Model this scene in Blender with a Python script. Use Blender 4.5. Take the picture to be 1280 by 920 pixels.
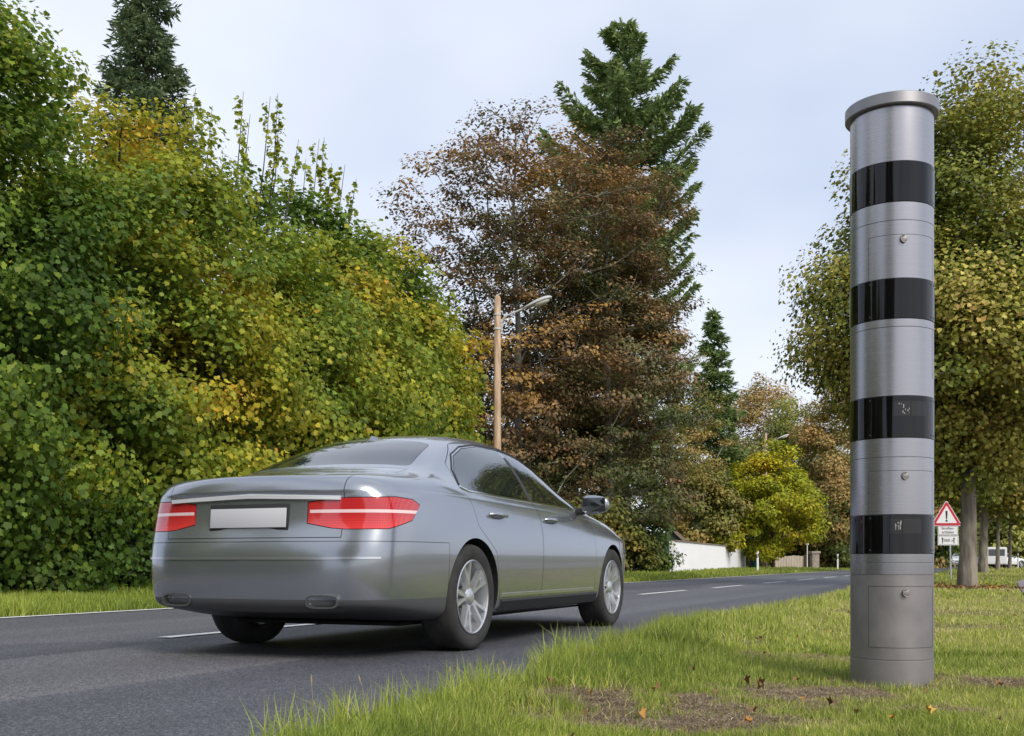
import bpy, bmesh, math, random
import numpy as np
from mathutils import Vector, Matrix
from mathutils.bvhtree import BVHTree
R = math.radians
for o in list(bpy.data.objects): bpy.data.objects.remove(o)
scn = bpy.context.scene
COL = scn.collection

# ---------------------------------------------------------------- camera, sky, sun, exposure
F = 1370.0                     # focal length in pixels of the 1280 px wide photograph
HZ = 702.0                     # horizon row
CAMH = 0.56
cam_d = bpy.data.cameras.new('camera'); cam = bpy.data.objects.new('camera', cam_d); COL.objects.link(cam)
cam.location = (0, 0, CAMH); cam.rotation_euler = (R(90), 0, 0)
cam_d.sensor_width = 36; cam_d.lens = F/1280*36
cam_d.shift_y = (HZ-460)/1280; cam_d.clip_start = 0.05; cam_d.clip_end = 4000
scn.camera = cam

SUN_EL, SUN_AZ = 40, 150       # azimuth clockwise from +Y (view direction): behind the camera to the right
world = bpy.data.worlds.new('World'); scn.world = world; world.use_nodes = True
wn = world.node_tree; wn.nodes.clear()
def N(nt, typ, **kw):
    n = nt.nodes.new(typ)
    for k, v in kw.items(): setattr(n, k, v)
    return n
wo = N(wn, 'ShaderNodeOutputWorld'); bg = N(wn, 'ShaderNodeBackground'); bg.inputs[1].default_value = 0.13
sky = N(wn, 'ShaderNodeTexSky', sky_type='NISHITA', sun_disc=False)
sky.sun_elevation = R(SUN_EL); sky.sun_rotation = R(SUN_AZ); sky.air_density = 1.0; sky.dust_density = 1.5
tc = N(wn, 'ShaderNodeTexCoord'); mp = N(wn, 'ShaderNodeMapping'); mp.inputs['Scale'].default_value = (1, 1, 1.7)
mp.inputs['Location'].default_value = (0.3, 0.1, 0.25)
n1 = N(wn, 'ShaderNodeTexNoise'); n1.inputs['Scale'].default_value = 1.7; n1.inputs['Detail'].default_value = 4; n1.inputs['Roughness'].default_value = .45
cr = N(wn, 'ShaderNodeValToRGB')
cr.color_ramp.elements[0].position = .40; cr.color_ramp.elements[0].color = (3.75, 4.25, 5.3, 1)
cr.color_ramp.elements[1].position = .62; cr.color_ramp.elements[1].color = (5.65, 5.88, 6.4, 1)
mx = N(wn, 'ShaderNodeMix', data_type='RGBA'); mx.inputs[0].default_value = .90
L = wn.links.new
L(tc.outputs['Generated'], mp.inputs[0]); L(mp.outputs[0], n1.inputs[0]); L(n1.outputs[0], cr.inputs[0])
L(sky.outputs[0], mx.inputs[6]); L(cr.outputs[0], mx.inputs[7]); L(mx.outputs[2], bg.inputs[0]); L(bg.outputs[0], wo.inputs[0])

sd = bpy.data.lights.new('sun', 'SUN'); sd.energy = 2.3; sd.angle = R(28); sd.color = (1, .93, .82)
so = bpy.data.objects.new('sun', sd); COL.objects.link(so)
_d = Vector((math.sin(R(SUN_AZ))*math.cos(R(SUN_EL)), math.cos(R(SUN_AZ))*math.cos(R(SUN_EL)), math.sin(R(SUN_EL))))
so.rotation_euler = _d.to_track_quat('Z', 'Y').to_euler()
vs = scn.view_settings
scn.display_settings.display_device = 'sRGB'
vs.view_transform = 'Standard'; vs.look = 'None'; vs.gamma = 1; vs.use_curve_mapping = False; vs.exposure = 0.45
scn.cycles.max_bounces = 6; scn.cycles.diffuse_bounces = 3; scn.cycles.transparent_max_bounces = 4
scn.cycles.use_denoising = True

# ---------------------------------------------------------------- coordinates of the road: t along it, s to its right
ROAD = math.atan(615/F); SA, CA = math.sin(ROAD), math.cos(ROAD)
def rp(t, s, z=0.0): return Vector((t*SA+s*CA, t*CA-s*SA, z))
def at(px, Z, z=0.0): return Vector(((px-640)/F*Z, Z, z))
def zat(py, Z): return CAMH+(HZ-py)*Z/F
def to_ts(x, y): return x*SA+y*CA, x*CA-y*SA
def ground_z(x, y):
    t, s = x*SA+y*CA, x*CA-y*SA
    def sm(a, b, v):
        u = np.clip((v-a)/(b-a), 0, 1); return u*u*(3-2*u)
    z = -0.03 + .035*sm(-2.10, -1.95, s) - .055*sm(-2.0, -0.9, s)
    z = z + .05*sm(9.12, 9.4, -s) + .10*sm(9.6, 14, -s)
    nz = .012*np.sin(x*2.1+np.sin(y*1.3))*np.sin(y*1.7+.6*np.sin(x*3.1)) + .02*np.sin(x*.6+1)*np.sin(y*.45)
    m = sm(-2.2, -1.6, s)+sm(9.3, 10.5, -s)
    return z+nz*m

# ---------------------------------------------------------------- object helpers
def tag(o, label=None, cat=None, group=None, kind=None):
    if label: o['label'] = label
    if cat: o['category'] = cat
    if group: o['group'] = group
    if kind: o['kind'] = kind
    return o
def empty(name, loc=(0, 0, 0), rz=0, label=None, cat=None, group=None):
    o = bpy.data.objects.new(name, None); COL.objects.link(o); o.location = loc; o.rotation_euler = (0, 0, rz)
    o.empty_display_size = .1
    return tag(o, label, cat, group)
def children(o): return [c for c in bpy.data.objects if c.parent == o]
def copy_tree(o, parent=None):
    c = o.copy(); COL.objects.link(c); c.parent = parent
    for ch in children(o): copy_tree(ch, c)
    return c
def link_mesh(name, me, mats, parent=None, smooth=None):
    o = bpy.data.objects.new(name, me); COL.objects.link(o); o.parent = parent
    for m in (mats if isinstance(mats, (list, tuple)) else [mats]):
        me.materials.append(m)
    if smooth is not None:
        me.polygons.foreach_set('use_smooth', [True]*len(me.polygons))
        if smooth < 180: me.set_sharp_from_angle(angle=R(smooth))
    return o
def from_bm(name, bm, mats, parent=None, smooth=None):
    me = bpy.data.meshes.new(name); bm.normal_update(); bm.to_mesh(me); bm.free()
    return link_mesh(name, me, mats, parent, smooth)
def np_mesh(name, verts, faces_flat, sizes, attrs=None):
    me = bpy.data.meshes.new(name)
    me.vertices.add(len(verts)); me.vertices.foreach_set('co', np.asarray(verts, dtype=np.float32).ravel())
    faces_flat = np.asarray(faces_flat, dtype=np.int32).ravel(); sizes = np.asarray(sizes, dtype=np.int32)
    me.loops.add(len(faces_flat)); me.loops.foreach_set('vertex_index', faces_flat)
    me.polygons.add(len(sizes))
    st = np.concatenate([[0], np.cumsum(sizes)[:-1]]).astype(np.int32)
    me.polygons.foreach_set('loop_start', st); me.polygons.foreach_set('loop_total', sizes)
    for k, v in (attrs or {}).items():
        a = me.attributes.new(k, 'FLOAT', 'FACE'); a.data.foreach_set('value', np.asarray(v, dtype=np.float32))
    me.update(calc_edges=True)
    return me
def box(bm, x0, x1, y0, y1, z0, z1, M=None, bev=0):
    r = bmesh.ops.create_cube(bm, size=1)
    for v in r['verts']:
        v.co = Vector((x0+(v.co.x+.5)*(x1-x0), y0+(v.co.y+.5)*(y1-y0), z0+(v.co.z+.5)*(z1-z0)))
    if bev:
        es = list({e for v in r['verts'] for e in v.link_edges})
        rr = bmesh.ops.bevel(bm, geom=es, offset=bev, segments=2, affect='EDGES', profile=.5)
        vv = list({v for f in rr['faces'] for v in f.verts} | {v for v in r['verts'] if v.is_valid})
    else: vv = r['verts']
    if M is not None:
        for v in vv: v.co = M @ v.co
    return vv
def tube_geo(pts, rad, n=8, caps=True):
    """vertices and faces of a tube along pts"""
    pts = [Vector(p) for p in pts]; V = []; Fc = []
    up = Vector((0, 0, 1)); prev = None
    for i, p in enumerate(pts):
        d = (pts[min(i+1, len(pts)-1)]-pts[max(i-1, 0)]).normalized()
        if prev is None:
            a = d.cross(up if abs(d.z) < .9 else Vector((1, 0, 0))).normalized()
        else:
            a = (prev-d*prev.dot(d)).normalized()
        prev = a; b = d.cross(a)
        r = rad[i] if hasattr(rad, '__len__') else rad
        for k in range(n):
            an = 2*math.pi*k/n; V.append(p+(a*math.cos(an)+b*math.sin(an))*r)
    for i in range(len(pts)-1):
        for k in range(n):
            k2 = (k+1) % n; Fc.append((i*n+k, i*n+k2, (i+1)*n+k2, (i+1)*n+k))
    if caps:
        Fc.append(tuple(range(n-1, -1, -1))); Fc.append(tuple((len(pts)-1)*n+k for k in range(n)))
    return V, Fc
def tube(bm, pts, rad, n=8, caps=True):
    V, Fc = tube_geo(pts, rad, n, caps)
    vs_ = [bm.verts.new(v) for v in V]
    for f in Fc: bm.faces.new([vs_[i] for i in f])
    return vs_
def lathe(bm, prof, n=48, axis='z', M=None, closed=False):
    """prof: (r, h) pairs"""
    rings = []
    for r, h in prof:
        ring = []
        for k in range(n):
            an = 2*math.pi*k/n
            co = Vector((r*math.cos(an), r*math.sin(an), h)) if axis == 'z' else Vector((r*math.cos(an), h, r*math.sin(an)))
            if M is not None: co = M @ co
            ring.append(bm.verts.new(co))
        rings.append(ring)
    for i in range(len(rings)-1 if not closed else len(rings)):
        a, b = rings[i], rings[(i+1) % len(rings)]
        for k in range(n):
            k2 = (k+1) % n
            f = (a[k], a[k2], b[k2], b[k])
            bm.faces.new(f if axis == 'z' else f[::-1])
    return rings
def cap(bm, ring, flip=False): bm.faces.new(ring[::-1] if flip else ring)

# ---------------------------------------------------------------- materials
def mat(name, col=(.5, .5, .5), rough=.6, metal=0., **kw):
    m = bpy.data.materials.new(name); m.use_nodes = True
    p = m.node_tree.nodes['Principled BSDF']
    p.inputs['Base Color'].default_value = (*col, 1); p.inputs['Roughness'].default_value = rough; p.inputs['Metallic'].default_value = metal
    for k, v in kw.items():
        p.inputs[k.replace('_', ' ')].default_value = v
    return m
def noise_mat(name, c1, c2, scale=5, rough=.8, detail=6, bump=0., bscale=None, stretch=(1, 1, 1), metal=0., lo=.35, hi=.65, bdist=.01, **kw):
    m = mat(name, c1, rough, metal, **kw); nt = m.node_tree; p = nt.nodes['Principled BSDF']
    tc = N(nt, 'ShaderNodeTexCoord'); mp = N(nt, 'ShaderNodeMapping'); mp.inputs['Scale'].default_value = stretch
    n = N(nt, 'ShaderNodeTexNoise'); n.inputs['Scale'].default_value = scale; n.inputs['Detail'].default_value = detail
    r = N(nt, 'ShaderNodeValToRGB'); r.color_ramp.elements[0].position = lo; r.color_ramp.elements[1].position = hi
    r.color_ramp.elements[0].color = (*c1, 1); r.color_ramp.elements[1].color = (*c2, 1)
    nt.links.new(tc.outputs['Object'], mp.inputs[0]); nt.links.new(mp.outputs[0], n.inputs[0]); nt.links.new(n.outputs[0], r.inputs[0])
    nt.links.new(r.outputs[0], p.inputs['Base Color'])
    if bump:
        b = N(nt, 'ShaderNodeBump'); b.inputs['Strength'].default_value = bump; b.inputs['Distance'].default_value = bdist
        n2 = N(nt, 'ShaderNodeTexNoise'); n2.inputs['Scale'].default_value = bscale or scale*3; n2.inputs['Detail'].default_value = 6
        nt.links.new(mp.outputs[0], n2.inputs[0]); nt.links.new(n2.outputs[0], b.inputs['Height']); nt.links.new(b.outputs[0], p.inputs['Normal'])
    return m
def ramp_mat(name, stops, rough=.55, trans=.35, spec=.35):
    """leaf material: the 'tint' of each leaf runs along the colour ramp, 'val' varies its value a little"""
    m = bpy.data.materials.new(name); m.use_nodes = True; nt = m.node_tree; p = nt.nodes['Principled BSDF']
    out = nt.nodes['Material Output']
    a = N(nt, 'ShaderNodeAttribute', attribute_name='tint'); v = N(nt, 'ShaderNodeAttribute', attribute_name='val')
    r = N(nt, 'ShaderNodeValToRGB'); e = r.color_ramp.elements
    while len(e) < len(stops): e.new(.5)
    for k, (pos, c) in enumerate(stops): e[k].position = pos; e[k].color = (*c, 1)
    h = N(nt, 'ShaderNodeHueSaturation')
    L = nt.links.new
    L(a.outputs['Fac'], r.inputs[0]); L(r.outputs[0], h.inputs['Color']); L(v.outputs['Fac'], h.inputs['Value'])
    L(h.outputs[0], p.inputs['Base Color']); p.inputs['Roughness'].default_value = rough; p.inputs['Specular IOR Level'].default_value = spec
    t = N(nt, 'ShaderNodeBsdfTranslucent'); ms = N(nt, 'ShaderNodeMixShader'); ms.inputs[0].default_value = trans
    L(h.outputs[0], t.inputs[0]); L(p.outputs[0], ms.inputs[1]); L(t.outputs[0], ms.inputs[2]); L(ms.outputs[0], out.inputs[0])
    return m
def unit(v): return v/np.maximum(1e-9, np.linalg.norm(v, axis=-1, keepdims=True))
_ph = np.random.default_rng(7).uniform(0, 6.28, (12, 3)); _dr = unit(np.random.default_rng(8).normal(size=(12, 3)))
def wob(P, freq):
    """smooth value noise in about -1..1"""
    s = 0
    for i in range(6):
        s = s+np.sin((P@_dr[i])*freq*(1+.35*i)+_ph[i, 0])*np.cos((P@_dr[i+6])*freq*(.8+.3*i)+_ph[i, 1])
    return s/2.2
def bare_mask(x, y):
    """0 where turf is full, up to 1 where the mown clippings lie"""
    m = np.zeros_like(x)
    for bx, bz, rx, ry, a in BARE:
        c = at(bx, bz); m = np.maximum(m, a*np.exp(-(((x-c.x)/rx)**2+((y-c.y)/ry)**2)))
    P = np.stack([x, y, 0*x], 1); m = m*(.66+.5*wob(P, 3.5)+.5*wob(P+5, 9)); m = np.maximum(m, .55*np.clip(wob(P, 1.1)-.55, 0, 1))
    return np.clip(m, 0, 1)
BARE = [(770, 4.3, .55, .36, 1.), (890, 4.45, .55, .36, 1.), (1000, 4.95, .5, .32, .9), (850, 3.9, .45, .22, .9), (690, 3.85, .3, .18, .8), (1115, 5.5, .42, .42, 1.), (1240, 5.3, .5, .3, .9), (960, 7.5, .7, .35, .6), (1225, 24.8, 1.8, 1.4, .9), (1195, 9.5, .8, .8, .6), (1240, 13, 1.2, 1.2, .6), (1040, 6.6, .6, .35, .8), (1180, 4.3, .25, .12, .7)]
# ---------------------------------------------------------------- ground, road, path
def grid_axis(pieces):
    out = []
    for a, b, st in pieces: out += list(np.arange(a, b, st))
    return np.array(sorted(set(np.round(out, 4))))
M_ground = bpy.data.materials.new('ground_turf'); M_ground.use_nodes = True
nt = M_ground.node_tree; p = nt.nodes['Principled BSDF']; p.inputs['Roughness'].default_value = .95; p.inputs['Specular IOR Level'].default_value = .15
tcn = N(nt, 'ShaderNodeTexCoord')
def nz(sc, det=6, rough=.6):
    n = N(nt, 'ShaderNodeTexNoise'); n.inputs['Scale'].default_value = sc; n.inputs['Detail'].default_value = det; n.inputs['Roughness'].default_value = rough
    nt.links.new(tcn.outputs['Object'], n.inputs[0]); return n
def rampn(src, stops):
    r = N(nt, 'ShaderNodeValToRGB'); e = r.color_ramp.elements
    while len(e) < len(stops): e.new(.5)
    for k, (q, c) in enumerate(stops): e[k].position = q; e[k].color = (*c, 1)
    nt.links.new(src, r.inputs[0]); return r
r1 = rampn(nz(22, 10, .75).outputs[0], [(.30, (.05, .04, .022)), (.45, (.075, .085, .022)), (.6, (.12, .16, .035)), (.75, (.22, .24, .07))])
r2 = rampn(nz(.9, 3).outputs[0], [(.42, (0, 0, 0)), (.62, (1, 1, 1))])
mxg = N(nt, 'ShaderNodeMix', data_type='RGBA'); mxg.blend_type = 'MIX'
r3 = rampn(nz(30, 8, .8).outputs[0], [(.35, (.07, .05, .03)), (.55, (.20, .155, .10)), (.72, (.34, .27, .17))])
nt.links.new(r2.outputs[0], mxg.inputs[0]); nt.links.new(r3.outputs[0], mxg.inputs[6]); nt.links.new(r1.outputs[0], mxg.inputs[7])
at_ = N(nt, 'ShaderNodeAttribute', attribute_name='bare'); r4 = rampn(at_.outputs['Fac'], [(.15, (0, 0, 0)), (.5, (1, 1, 1))])
mx2 = N(nt, 'ShaderNodeMix', data_type='RGBA'); nt.links.new(r4.outputs[0], mx2.inputs[0]); nt.links.new(mxg.outputs[2], mx2.inputs[6]); nt.links.new(r3.outputs[0], mx2.inputs[7])
nt.links.new(mx2.outputs[2], p.inputs['Base Color'])
bp = N(nt, 'ShaderNodeBump'); bp.inputs['Strength'].default_value = .8; bp.inputs['Distance'].default_value = .02
nt.links.new(nz(40, 10, .8).outputs[0], bp.inputs['Height']); nt.links.new(bp.outputs[0], p.inputs['Normal'])

ta = grid_axis([(-1500, -100, 100), (-100, -10, 10), (-10, 0, 1), (0, 14, .12), (14, 60, .8), (60, 200, 5), (200, 3000, 100)])
sa = grid_axis([(-1800, -60, 60), (-60, -20, 2), (-20, -14, .5), (-14, -9, .12), (-9, -2.6, 1.6), (-2.5, 3, .07), (3, 8, .3), (8, 40, 2), (40, 1800, 60)])
T_, S_ = np.meshgrid(ta, sa, indexing='ij')
X_ = T_*SA+S_*CA; Y_ = T_*CA-S_*SA; Z_ = ground_z(X_, Y_)
Z_ = Z_ - .0
vv = np.stack([X_, Y_, Z_], -1).reshape(-1, 3); ni, nj = len(ta), len(sa)
I, J = np.meshgrid(np.arange(ni-1), np.arange(nj-1), indexing='ij')
q = np.stack([I*nj+J, (I+1)*nj+J, (I+1)*nj+J+1, I*nj+J+1], -1).reshape(-1, 4)[:, ::-1]
gme = np_mesh('ground', vv, q, [4]*len(q))
ba = gme.attributes.new('bare', 'FLOAT', 'POINT'); ba.data.foreach_set('value', bare_mask(vv[:, 0], vv[:, 1]).astype(np.float32))
tag(link_mesh('ground', gme, M_ground, smooth=180), kind='structure')

def asphalt(name, base, light, speck=.5):
    m = bpy.data.materials.new(name); m.use_nodes = True; nt = m.node_tree; p = nt.nodes['Principled BSDF']
    tcn = N(nt, 'ShaderNodeTexCoord')
    v = N(nt, 'ShaderNodeTexVoronoi'); v.inputs['Scale'].default_value = 150
    n = N(nt, 'ShaderNodeTexNoise'); n.inputs['Scale'].default_value = 260; n.inputs['Detail'].default_value = 3
    big = N(nt, 'ShaderNodeTexNoise'); big.inputs['Scale'].default_value = .8; big.inputs['Detail'].default_value = 6
    mpb = N(nt, 'ShaderNodeMapping'); mpb.inputs['Scale'].default_value = (1.6, .07, 1)
    L = nt.links.new
    L(tcn.outputs['Object'], v.inputs[0]); L(tcn.outputs['Object'], n.inputs[0]); L(tcn.outputs['Object'], mpb.inputs[0]); L(mpb.outputs[0], big.inputs[0])
    r = N(nt, 'ShaderNodeValToRGB'); e = r.color_ramp.elements; e.new(.5)
    for k, (q_, c) in enumerate([(.25, tuple(x*.55 for x in base)), (.5, base), (.78, light)]): e[k].position = q_; e[k].color = (*c, 1)
    sep = N(nt, 'ShaderNodeSeparateColor'); L(v.outputs['Color'], sep.inputs[0])
    mx_ = N(nt, 'ShaderNodeMix', data_type='FLOAT'); mx_.inputs[0].default_value = speck
    L(n.outputs[0], mx_.inputs[2]); L(sep.outputs[0], mx_.inputs[3]); L(mx_.outputs[0], r.inputs[0])
    r2_ = N(nt, 'ShaderNodeValToRGB'); r2_.color_ramp.elements[0].position = .3; r2_.color_ramp.elements[0].color = (.72, .72, .745, 1)
    r2_.color_ramp.elements[1].position = .7; r2_.color_ramp.elements[1].color = (1.22, 1.20, 1.18, 1)
    L(big.outputs[0], r2_.inputs[0])
    mm = N(nt, 'ShaderNodeMix', data_type='RGBA'); mm.blend_type = 'MULTIPLY'; mm.inputs[0].default_value = 1
    L(r.outputs[0], mm.inputs[6]); L(r2_.outputs[0], mm.inputs[7]); L(mm.outputs[2], p.inputs['Base Color'])
    p.inputs['Roughness'].default_value = .62; p.inputs['Specular IOR Level'].default_value = .45
    b = N(nt, 'ShaderNodeBump'); b.inputs['Strength'].default_value = .55; b.inputs['Distance'].default_value = .006
    L(mx_.outputs[0], b.inputs['Height']); L(b.outputs[0], p.inputs['Normal'])
    return m
M_as1 = asphalt('asphalt_old', (.078, .081, .096), (.23, .23, .25), .55)
M_as2 = asphalt('asphalt_new', (.056, .059, .074), (.18, .18, .20), .5)
M_as3 = asphalt('asphalt_pale', (.088, .087, .099), (.235, .232, .25), .55)
M_line = noise_mat('road_paint', (.42, .42, .42), (.78, .78, .78), 14, .6, 10, lo=.30, hi=.48)
def ribbon(bm, t0, t1, s0, s1, z, wob=0., step=1.5, mi=0, seed=0):
    rr = random.Random(seed); n = max(1, int((t1-t0)/step)); prev = None
    for i in range(n+1):
        t = t0+(t1-t0)*i/n
        w0 = (rr.random()-.5)*wob; w1 = (rr.random()-.5)*wob
        q_ = [bm.verts.new((s0+w0, t, z)), bm.verts.new((s1+w1, t, z))]
        if prev:
            f = bm.faces.new((prev[0], prev[1], q_[1], q_[0])); f.material_index = mi
        prev = q_
RM = Matrix(((CA, SA, 0, 0), (-SA, CA, 0, 0), (0, 0, 1, 0), (0, 0, 0, 1)))   # local x = s, y = t
bm = bmesh.new()
ribbon(bm, -120, 900, -9.22, -4.75, 0, 0, 6); ribbon(bm, -120, 7.2, -4.75, -3.66, 0, 0, 6, 2); ribbon(bm, 7.2, 900, -4.75, -3.66, 0, 0, 6); ribbon(bm, -120, 900, -3.66, -1.93, 0, 0, 6, 1)
road = from_bm('road', bm, [M_as1, M_as2, M_as3]); road.matrix_world = RM; tag(road, kind='structure')
bm = bmesh.new()                                                        # resurfaced patches and the smoother wheel track
def blob(bm, pts, z, mi):
    f = bm.faces.new([bm.verts.new((s, t, z)) for t, s in pts]); f.material_index = mi
    f.normal_update()
    if f.normal.z < 0: f.normal_flip()
blob(bm, [(-4, -5.2), (4.5, -5.24), (5.4, -5.28), (5.85, -5.4), (5.9, -5.65), (5.6, -6.0), (5.2, -6.22), (3, -6.3), (-4, -6.35)], .0012, 0)
blob(bm, [(20, -8.4), (24, -8.45), (27, -8.0), (27.5, -6.9), (24, -6.2), (21, -6.6), (19.5, -7.5)], .0012, 0)
pt = from_bm('road_patches', bm, [M_as2, M_as3]); pt.matrix_world = RM; tag(pt, kind='structure')
bm = bmesh.new()
ribbon(bm, -100, 500, -9.07, -8.95, .008, .012, .4, 0, 1)
zst = [-28, -23.2, -18.5, -13.8, -9.2, -4.6, -.6, 8.0, 13.6, 18.47, 23.1, 28.0, 32.7] + [32.7+4.7*k for k in range(1, 60)]
for k, zz in enumerate(zst):
    s_ = -5.60; t0 = (zz+s_*SA)/CA
    ribbon(bm, t0, t0+2.9, s_-.06, s_+.06, .008, .01, .35, 0, 10+k)
ln = from_bm('road_markings', bm, M_line); ln.matrix_world = RM; tag(ln, kind='structure')
# footpath that bends away to the right
bm = bmesh.new(); prev = None
for k in range(60):
    t = 2+k*1.2; u = max(0., t-33)
    c = 1.53+.0065*u*u; d = .013*u
    w = 1.2*math.sqrt(1+d*d)
    q_ = []
    for s in (c-w, c-w*.3, c+w*.3, c+w):
        P = rp(t, s); q_.append(bm.verts.new((P.x, P.y, float(ground_z(P.x, P.y))+.03)))
    if prev:
        for i in range(3): bm.faces.new((prev[i], prev[i+1], q_[i+1], q_[i]))
    prev = q_
tag(from_bm('footpath', bm, noise_mat('path_asphalt', (.16, .15, .155), (.26, .24, .25), 40, .9, 8)), kind='structure')
# ---------------------------------------------------------------- vegetation
STAR = np.array([(0, -.06), (.12, .12), (.42, .08), (.32, .34), (.50, .64), (.24, .62), (0, 1.0), (-.24, .62), (-.50, .64), (-.32, .34), (-.42, .08), (-.12, .12)])
MAPLE = np.array([(0, 0), (.40, .10), (.36, .40), (.46, .66), (.16, .70), (0, 1.0), (-.16, .70), (-.46, .66), (-.36, .40), (-.40, .10)])[[0, 1, 3, 4, 5, 6, 7, 9]]
OVAL = np.array([(0, 0), (.30, .30), (.27, .68), (0, 1.0), (-.27, .68), (-.30, .30)])
HEART = np.array([(0, 0), (.40, .15), (.46, .50), (0, 1.0), (-.46, .50), (-.40, .15)])
DIAM = np.array([(0, 0), (.30, .45), (0, 1.0), (-.30, .45)])
NEEDLE = np.array([(-.10, 0), (.10, 0), (.16, .55), (0, 1.0), (-.16, .55)])
def unit(v): return v/np.maximum(1e-9, np.linalg.norm(v, axis=-1, keepdims=True))
def leaf_mesh(name, P, nrm, size, tint, val, shape, rng, axis=None, fold=.18):
    n = len(P); nrm = unit(nrm)
    a = rng.normal(size=(n, 3)) if axis is None else axis
    u = unit(np.cross(nrm, a)); v = unit(np.cross(u, nrm))            # v: along the leaf
    k = len(shape); sx, sy = shape[:, 0], shape[:, 1]
    zf = np.abs(sx)*fold*2-.25*fold*(sy**2)*2
    V = P[:, None, :]+size[:, None, None]*(u[:, None, :]*sx[None, :, None]+v[:, None, :]*sy[None, :, None]+nrm[:, None, :]*zf[None, :, None])
    idx = np.arange(n*k).reshape(n, k)
    return np_mesh(name, V.reshape(-1, 3), idx, np.full(n, k), {'tint': tint, 'val': val})
def skeleton(rng, base, H, tr, C, lean=(0, 0), split=1.0, up=.55):
    """a trunk and limbs that reach every cluster centre; thickness follows what each piece carries"""
    tz = np.linspace(0, H*.93, 14)
    wx = np.cumsum(rng.normal(size=14))*.02*H/10; wy = np.cumsum(rng.normal(size=14))*.02*H/10
    nodes = [np.array([base[0]+lean[0]*z/H+wx[i]-wx[0], base[1]+lean[1]*z/H+wy[i]-wy[0], base[2]+z]) for i, z in enumerate(tz)]
    par = [-1]+list(range(13)); load = None
    ax = np.array([base[0], base[1]])
    order = np.argsort(np.hypot(C[:, 0]-ax[0], C[:, 1]-ax[1])+.0*C[:, 2])
    limb0 = len(nodes)
    NP = np.array(nodes)
    for ci in order:
        c = C[ci]; d = c-NP; hd = np.hypot(d[:, 0], d[:, 1]); L_ = np.linalg.norm(d, axis=1)
        cost = L_+np.where(d[:, 2] < hd*.15, 3*(hd*.15-d[:, 2]), 0)+np.where(NP[:, 2]-base[2] < H*.12, 5, 0)
        j = int(np.argmin(cost)); p0 = NP[j]; segs = max(1, int(L_[j]/.6)); last = j
        for s in range(1, segs+1):
            u = s/segs; q_ = p0+(c-p0)*u; q_ = q_+np.array([0, 0, -1])*math.sin(math.pi*u)*L_[j]*.05+rng.normal(size=3)*.05*L_[j]*(1-u)
            nodes.append(q_); par.append(last); last = len(nodes)-1
        NP = np.array(nodes)
    n = len(nodes); cnt = np.zeros(n); cnt[limb0:] = .0
    kids = [[] for _ in range(n)]
    for i in range(1, n): kids[par[i]].append(i)
    w = np.zeros(n)
    for i in range(n-1, -1, -1):
        w[i] = max(1., sum(w[k] for k in kids[i])) if True else 0
    rad = tr*.85*(w/w[0])**.5
    for i in range(14): rad[i] = max(tr*(1-.9*i/13)*.9, rad[i]*.6)
    rad = np.maximum(rad, .006*H/10)
    return NP, par, kids, rad
def skeleton_mesh(name, NP, par, kids, rad, base, tr, minr=0., nside=6):
    V = []; Fc = []
    done = set()
    def chain(start):
        pts = []; rr = []
        i = start
        if par[i] >= 0: pts.append(NP[par[i]]); rr.append(min(rad[par[i]], rad[i]*1.35))
        while True:
            pts.append(NP[i]); rr.append(rad[i])
            ks = [k for k in kids[i] if rad[k] >= minr]
            if not ks: break
            main = max(ks, key=lambda k: rad[k] if not (i < 13 and k == i+1) else 9)
            for k in ks:
                if k != main: stack.append(k)
            i = main
        return pts, rr
    stack = [0]
    while stack:
        s = stack.pop(); pts, rr = chain(s)
        if len(pts) < 2: continue
        ns = 14 if s == 0 else (nside if rr[0] > tr*.15 else 4)
        if s == 0:
            b = np.array(pts[0])
            pts = [b+np.array([0, 0, -.15]), b+np.array([0, 0, .0]), b+np.array([0, 0, .10]), b+np.array([0, 0, .3])]+[p for p in pts[1:]]
            rr = [tr*1.22, tr*1.14, tr*1.04, tr*1.0]+list(rr[1:])
        v, f = tube_geo(pts, rr, ns, False); o_ = len(V); V += v; Fc += [tuple(o_+q for q in ff) for ff in f]
    V = np.array([tuple(v) for v in V]); f = np.array(Fc)
    if len(V): # bark lumps
        pass
    return np_mesh(name, V, f, [4]*len(f))
def in_profile(rng, prof, n, base, H, shell=.5, sx=1., sy=1., zpow=1.):
    """points inside a crown given by (height, radius) pairs, gathered towards its outside"""
    z = np.array([p[0] for p in prof]); r = np.array([p[1] for p in prof]); out = []
    zz = np.linspace(z[0], z[-1], 200); rr = np.interp(zz, z, r); cdf = np.cumsum(rr**1.6+.02); cdf /= cdf[-1]
    h = np.interp(rng.random(n), cdf, zz); R_ = np.interp(h, z, r)
    u = rng.random(n)**shell; an = rng.random(n)*2*math.pi
    return np.stack([base[0]+R_*u*np.cos(an)*sx, base[1]+R_*u*np.sin(an)*sy, base[2]+h], 1)
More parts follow.
